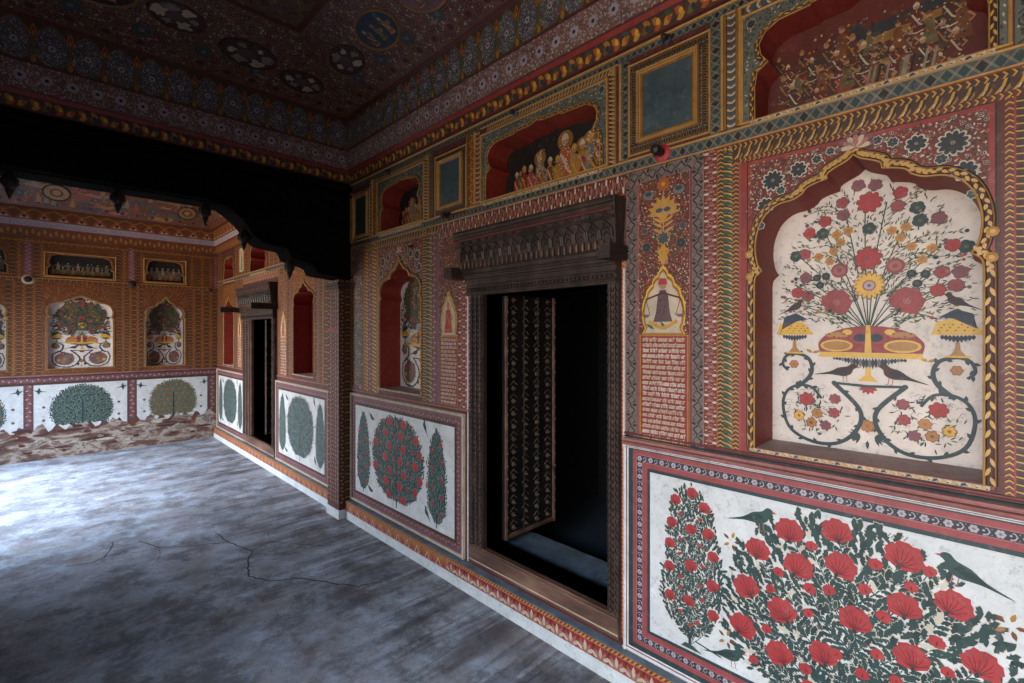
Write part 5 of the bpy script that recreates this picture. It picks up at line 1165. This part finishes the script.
# ---------------------------------------------------------------- doors
PEG = {True: .14, False: .27}
def make_door(s0, s1, v0, v1, sl0, sl1, vtop, name, label, leafy, full=True):
    """opening s0..s1, v0..v1; carved surround to sl0..sl1 and vtop"""
    t = empty(name, RW.pt(-(s0+s1)/2, v0, 0)); og = tuple(t.location); tag(t, kind='structure'); t['label'] = label; t['category'] = 'door'
    a0, a1 = -s1, -s0; b0, b1 = -sl1, -sl0; jm = 'wood' if full else 'worn_wood'
    # jambs + head
    for u0, u1 in ((b0+.045, a0), (a1, b1)):
        mb = Mb(); box(mb, RW, u0, v0, u1, v1, -.12, .03, jm)
        w_ = u1-u0; F_ = off(RW,.03)
        for k in range(3 if w_ > .08 else 2):
            n_ = 3 if w_ > .08 else 2; x = u0+w_*(k+.5)/n_; ridge(mb, F_, [(x,v0),(x,v1)], w_/n_*.3, .010, 'wood')
            m_ = 46
            for i in range(m_): y = v0+.01+(v1-v0-.02)*(i+.5)/m_; ridge(mb, F_, [(x-w_/n_*.4,y-.010),(x,y+.008),(x+w_/n_*.4,y-.010)], .007, .012, 'wood')
        mb.build('jamb', og, t)
    mb = Mb(); box(mb, RW, b0+.03, v1, b1, v1+.105, -.12, .045, 'wood'); F_ = off(RW,.045)
    for dv in (.015,.05,.09): ridge(mb, F_, [(b0+.03,v1+dv),(b1,v1+dv)], .016, .010, 'wood')
    n_ = 40
    for i in range(n_): x = b0+.04+(b1-b0-.05)*(i+.5)/n_; ridge(mb, F_, [(x-.009,v1+.025),(x,v1+.04),(x+.009,v1+.025)], .006, .009, 'wood')
    mb.build('head_rail', og, t)
    # hood: outward leaning carved lintel
    mb = Mb(); z0 = v1+.10; z1 = vtop; P_ = RW.pt
    h0, h1 = .05, .09
    for u in (b0-.03, b1+.03): pass
    f = [P_(b0-.01,z0,h0),P_(b1+.005,z0,h0),P_(b1+.02,z1,h1),P_(b0-.04,z1,h1)]
    mb.add(f, 'wood'); bk = [P_(b0-.01,z0,-.01),P_(b1+.005,z0,-.01),P_(b1+.02,z1,-.01),P_(b0-.04,z1,-.01)]; mb.add(bk[::-1], 'wood')
    for i in range(4): j = (i+1) % 4; mb.add([f[i], f[j], bk[j], bk[i]], 'wood')
    l = math.hypot(h1-h0, z1-z0); HP = Pl(P_(0,z0,h0), RW.U, (-(h1-h0)/l,0,(z1-z0)/l), (-(z1-z0)/l,0,-(h1-h0)/l))
    for dv, wd, mm in ((.02,.02,'wood'),(.055,.012,'wood'),(l-.09,.014,'wood'),(l-.055,.02,'red_brown'),(l-.015,.03,'wood')): ridge(mb, HP, [(b0-.02,dv),(b1+.01,dv)], wd, .014, mm)
    n_ = 15
    for i in range(n_):      # row of carved leaf arches
        x = b0+(b1-b0)*(i+.5)/n_; hw_ = (b1-b0)/n_*.42; y0_, y1_ = .10, l-.105
        ridge(mb, HP, [(x-hw_,y0_),(x-hw_,y0_+(y1_-y0_)*.55),(x-hw_*.5,y1_-.02),(x,y1_),(x+hw_*.5,y1_-.02),(x+hw_,y0_+(y1_-y0_)*.55),(x+hw_,y0_)], .012, .012, 'wood')
        q = Pen(mb, HP, h=.004)
        for k in range(5): ridge(mb, HP, [(x-hw_*.5,y0_+.015+k*.022),(x,y0_+.03+k*.022),(x+hw_*.5,y0_+.015+k*.022)], .006, .007, 'wood')
    n2 = 30
    for i in range(n2): x = b0+(b1-b0)*(i+.5)/n2; lathe(mb, HP.pt(x,.085,.012), RW.V, [(-.03,.002),(-.018,.006),(0,.007),(.012,.004)], 'worn_wood', 6)
    mb.build('carved_lintel', og, t)
    for u in (b0-.02, b1+.0):
        mb = Mb(); box(mb, RW, u-.045 if u < -sl0-.3 else u-.03, z0+.0, u+.03 if u < -sl0-.3 else u+.03, z0+.065, -.01, PEG[full], 'wood', 'dark_brown')
        for k in range(3): box(mb, RW, u-.047 if u < -sl0-.3 else u-.032, z0+.008+k*.02, u+.032, z0+.016+k*.02, .0, PEG[full]+.003, 'dark_brown')
        mb.build('bracket_peg', og, t)
    # threshold
    mb = Mb(); box(mb, RW, b0+.04, v0-.105, b1, v0, -.12, .03, 'worn_wood')
    ridge(mb, off(RW,.03), [(b0+.04,v0-.02),(b1,v0-.02)], .02, .008, 'worn_wood'); ridge(mb, off(RW,.03), [(b0+.04,v0-.09),(b1,v0-.09)], .006, .004, 'ivory')
    mb.build('threshold', og, t)
    # open leaf, hinged on the far jamb, swung into the room
    xh = D+.125; yh = s1-.02; L = .46 if leafy else .42
    mb = Mb(); LP = Pl((xh,yh,0), (1,0,0), (0,0,1), (0,-1,0)); z0, z1 = v0-.10, v1+.01
    box(mb, LP, 0, z0+.11, L, z1, -.045, 0, 'door_wood')
    lf = mb.build('door_leaf', og, t)
    mb = Mb()
    for u in (.012,L-.012): ridge(mb, LP, [(u,z0+.11),(u,z1)], .024, .014, 'worn_wood')
    for u in (L*.36,L*.64): ridge(mb, LP, [(u,z0+.11),(u,z1)], .008, .008, 'door_wood')
    ridge(mb, LP, [(0,z0+.125),(L,z0+.125)], .03, .012, 'worn_wood')
    mb.build('stile', og, lf)
    mb = Mb(); nr = 19 if full else 14
    for i in range(nr):
        for k in range(4):
            x = L*(.16+.227*k); y = z0+.17+(z1-z0-.20)*i/(nr-1)
            lathe(mb, LP.pt(x,y,0), (0,-1,0), [(0,.017),(.006,.015),(.010,.007),(.026,.002)], 'brass', 7)
            if i < nr-1: ridge(mb, LP, [(x-.03,y+.02),(x,y+.045),(x+.03,y+.02)], .006, .006, 'brass')
        for u in (.012,L-.012): lathe(mb, LP.pt(u,z0+.17+(z1-z0-.20)*i/(nr-1),.012), (0,-1,0), [(0,.009),(.006,.007),(.01,.002)], 'brass', 6)
    mb.build('brass_studs', og, lf)
make_door(1.24,2.10,.335,1.815,1.184,2.265,2.195,'door_1','open doorway in carved dark wood, studded leaf swung inward, nearest',True)
make_door(5.70,6.46,.31,1.757,5.64,6.86,2.16,'door_2','far carved wood doorway with studded leaf beyond the dark beam',True,False)
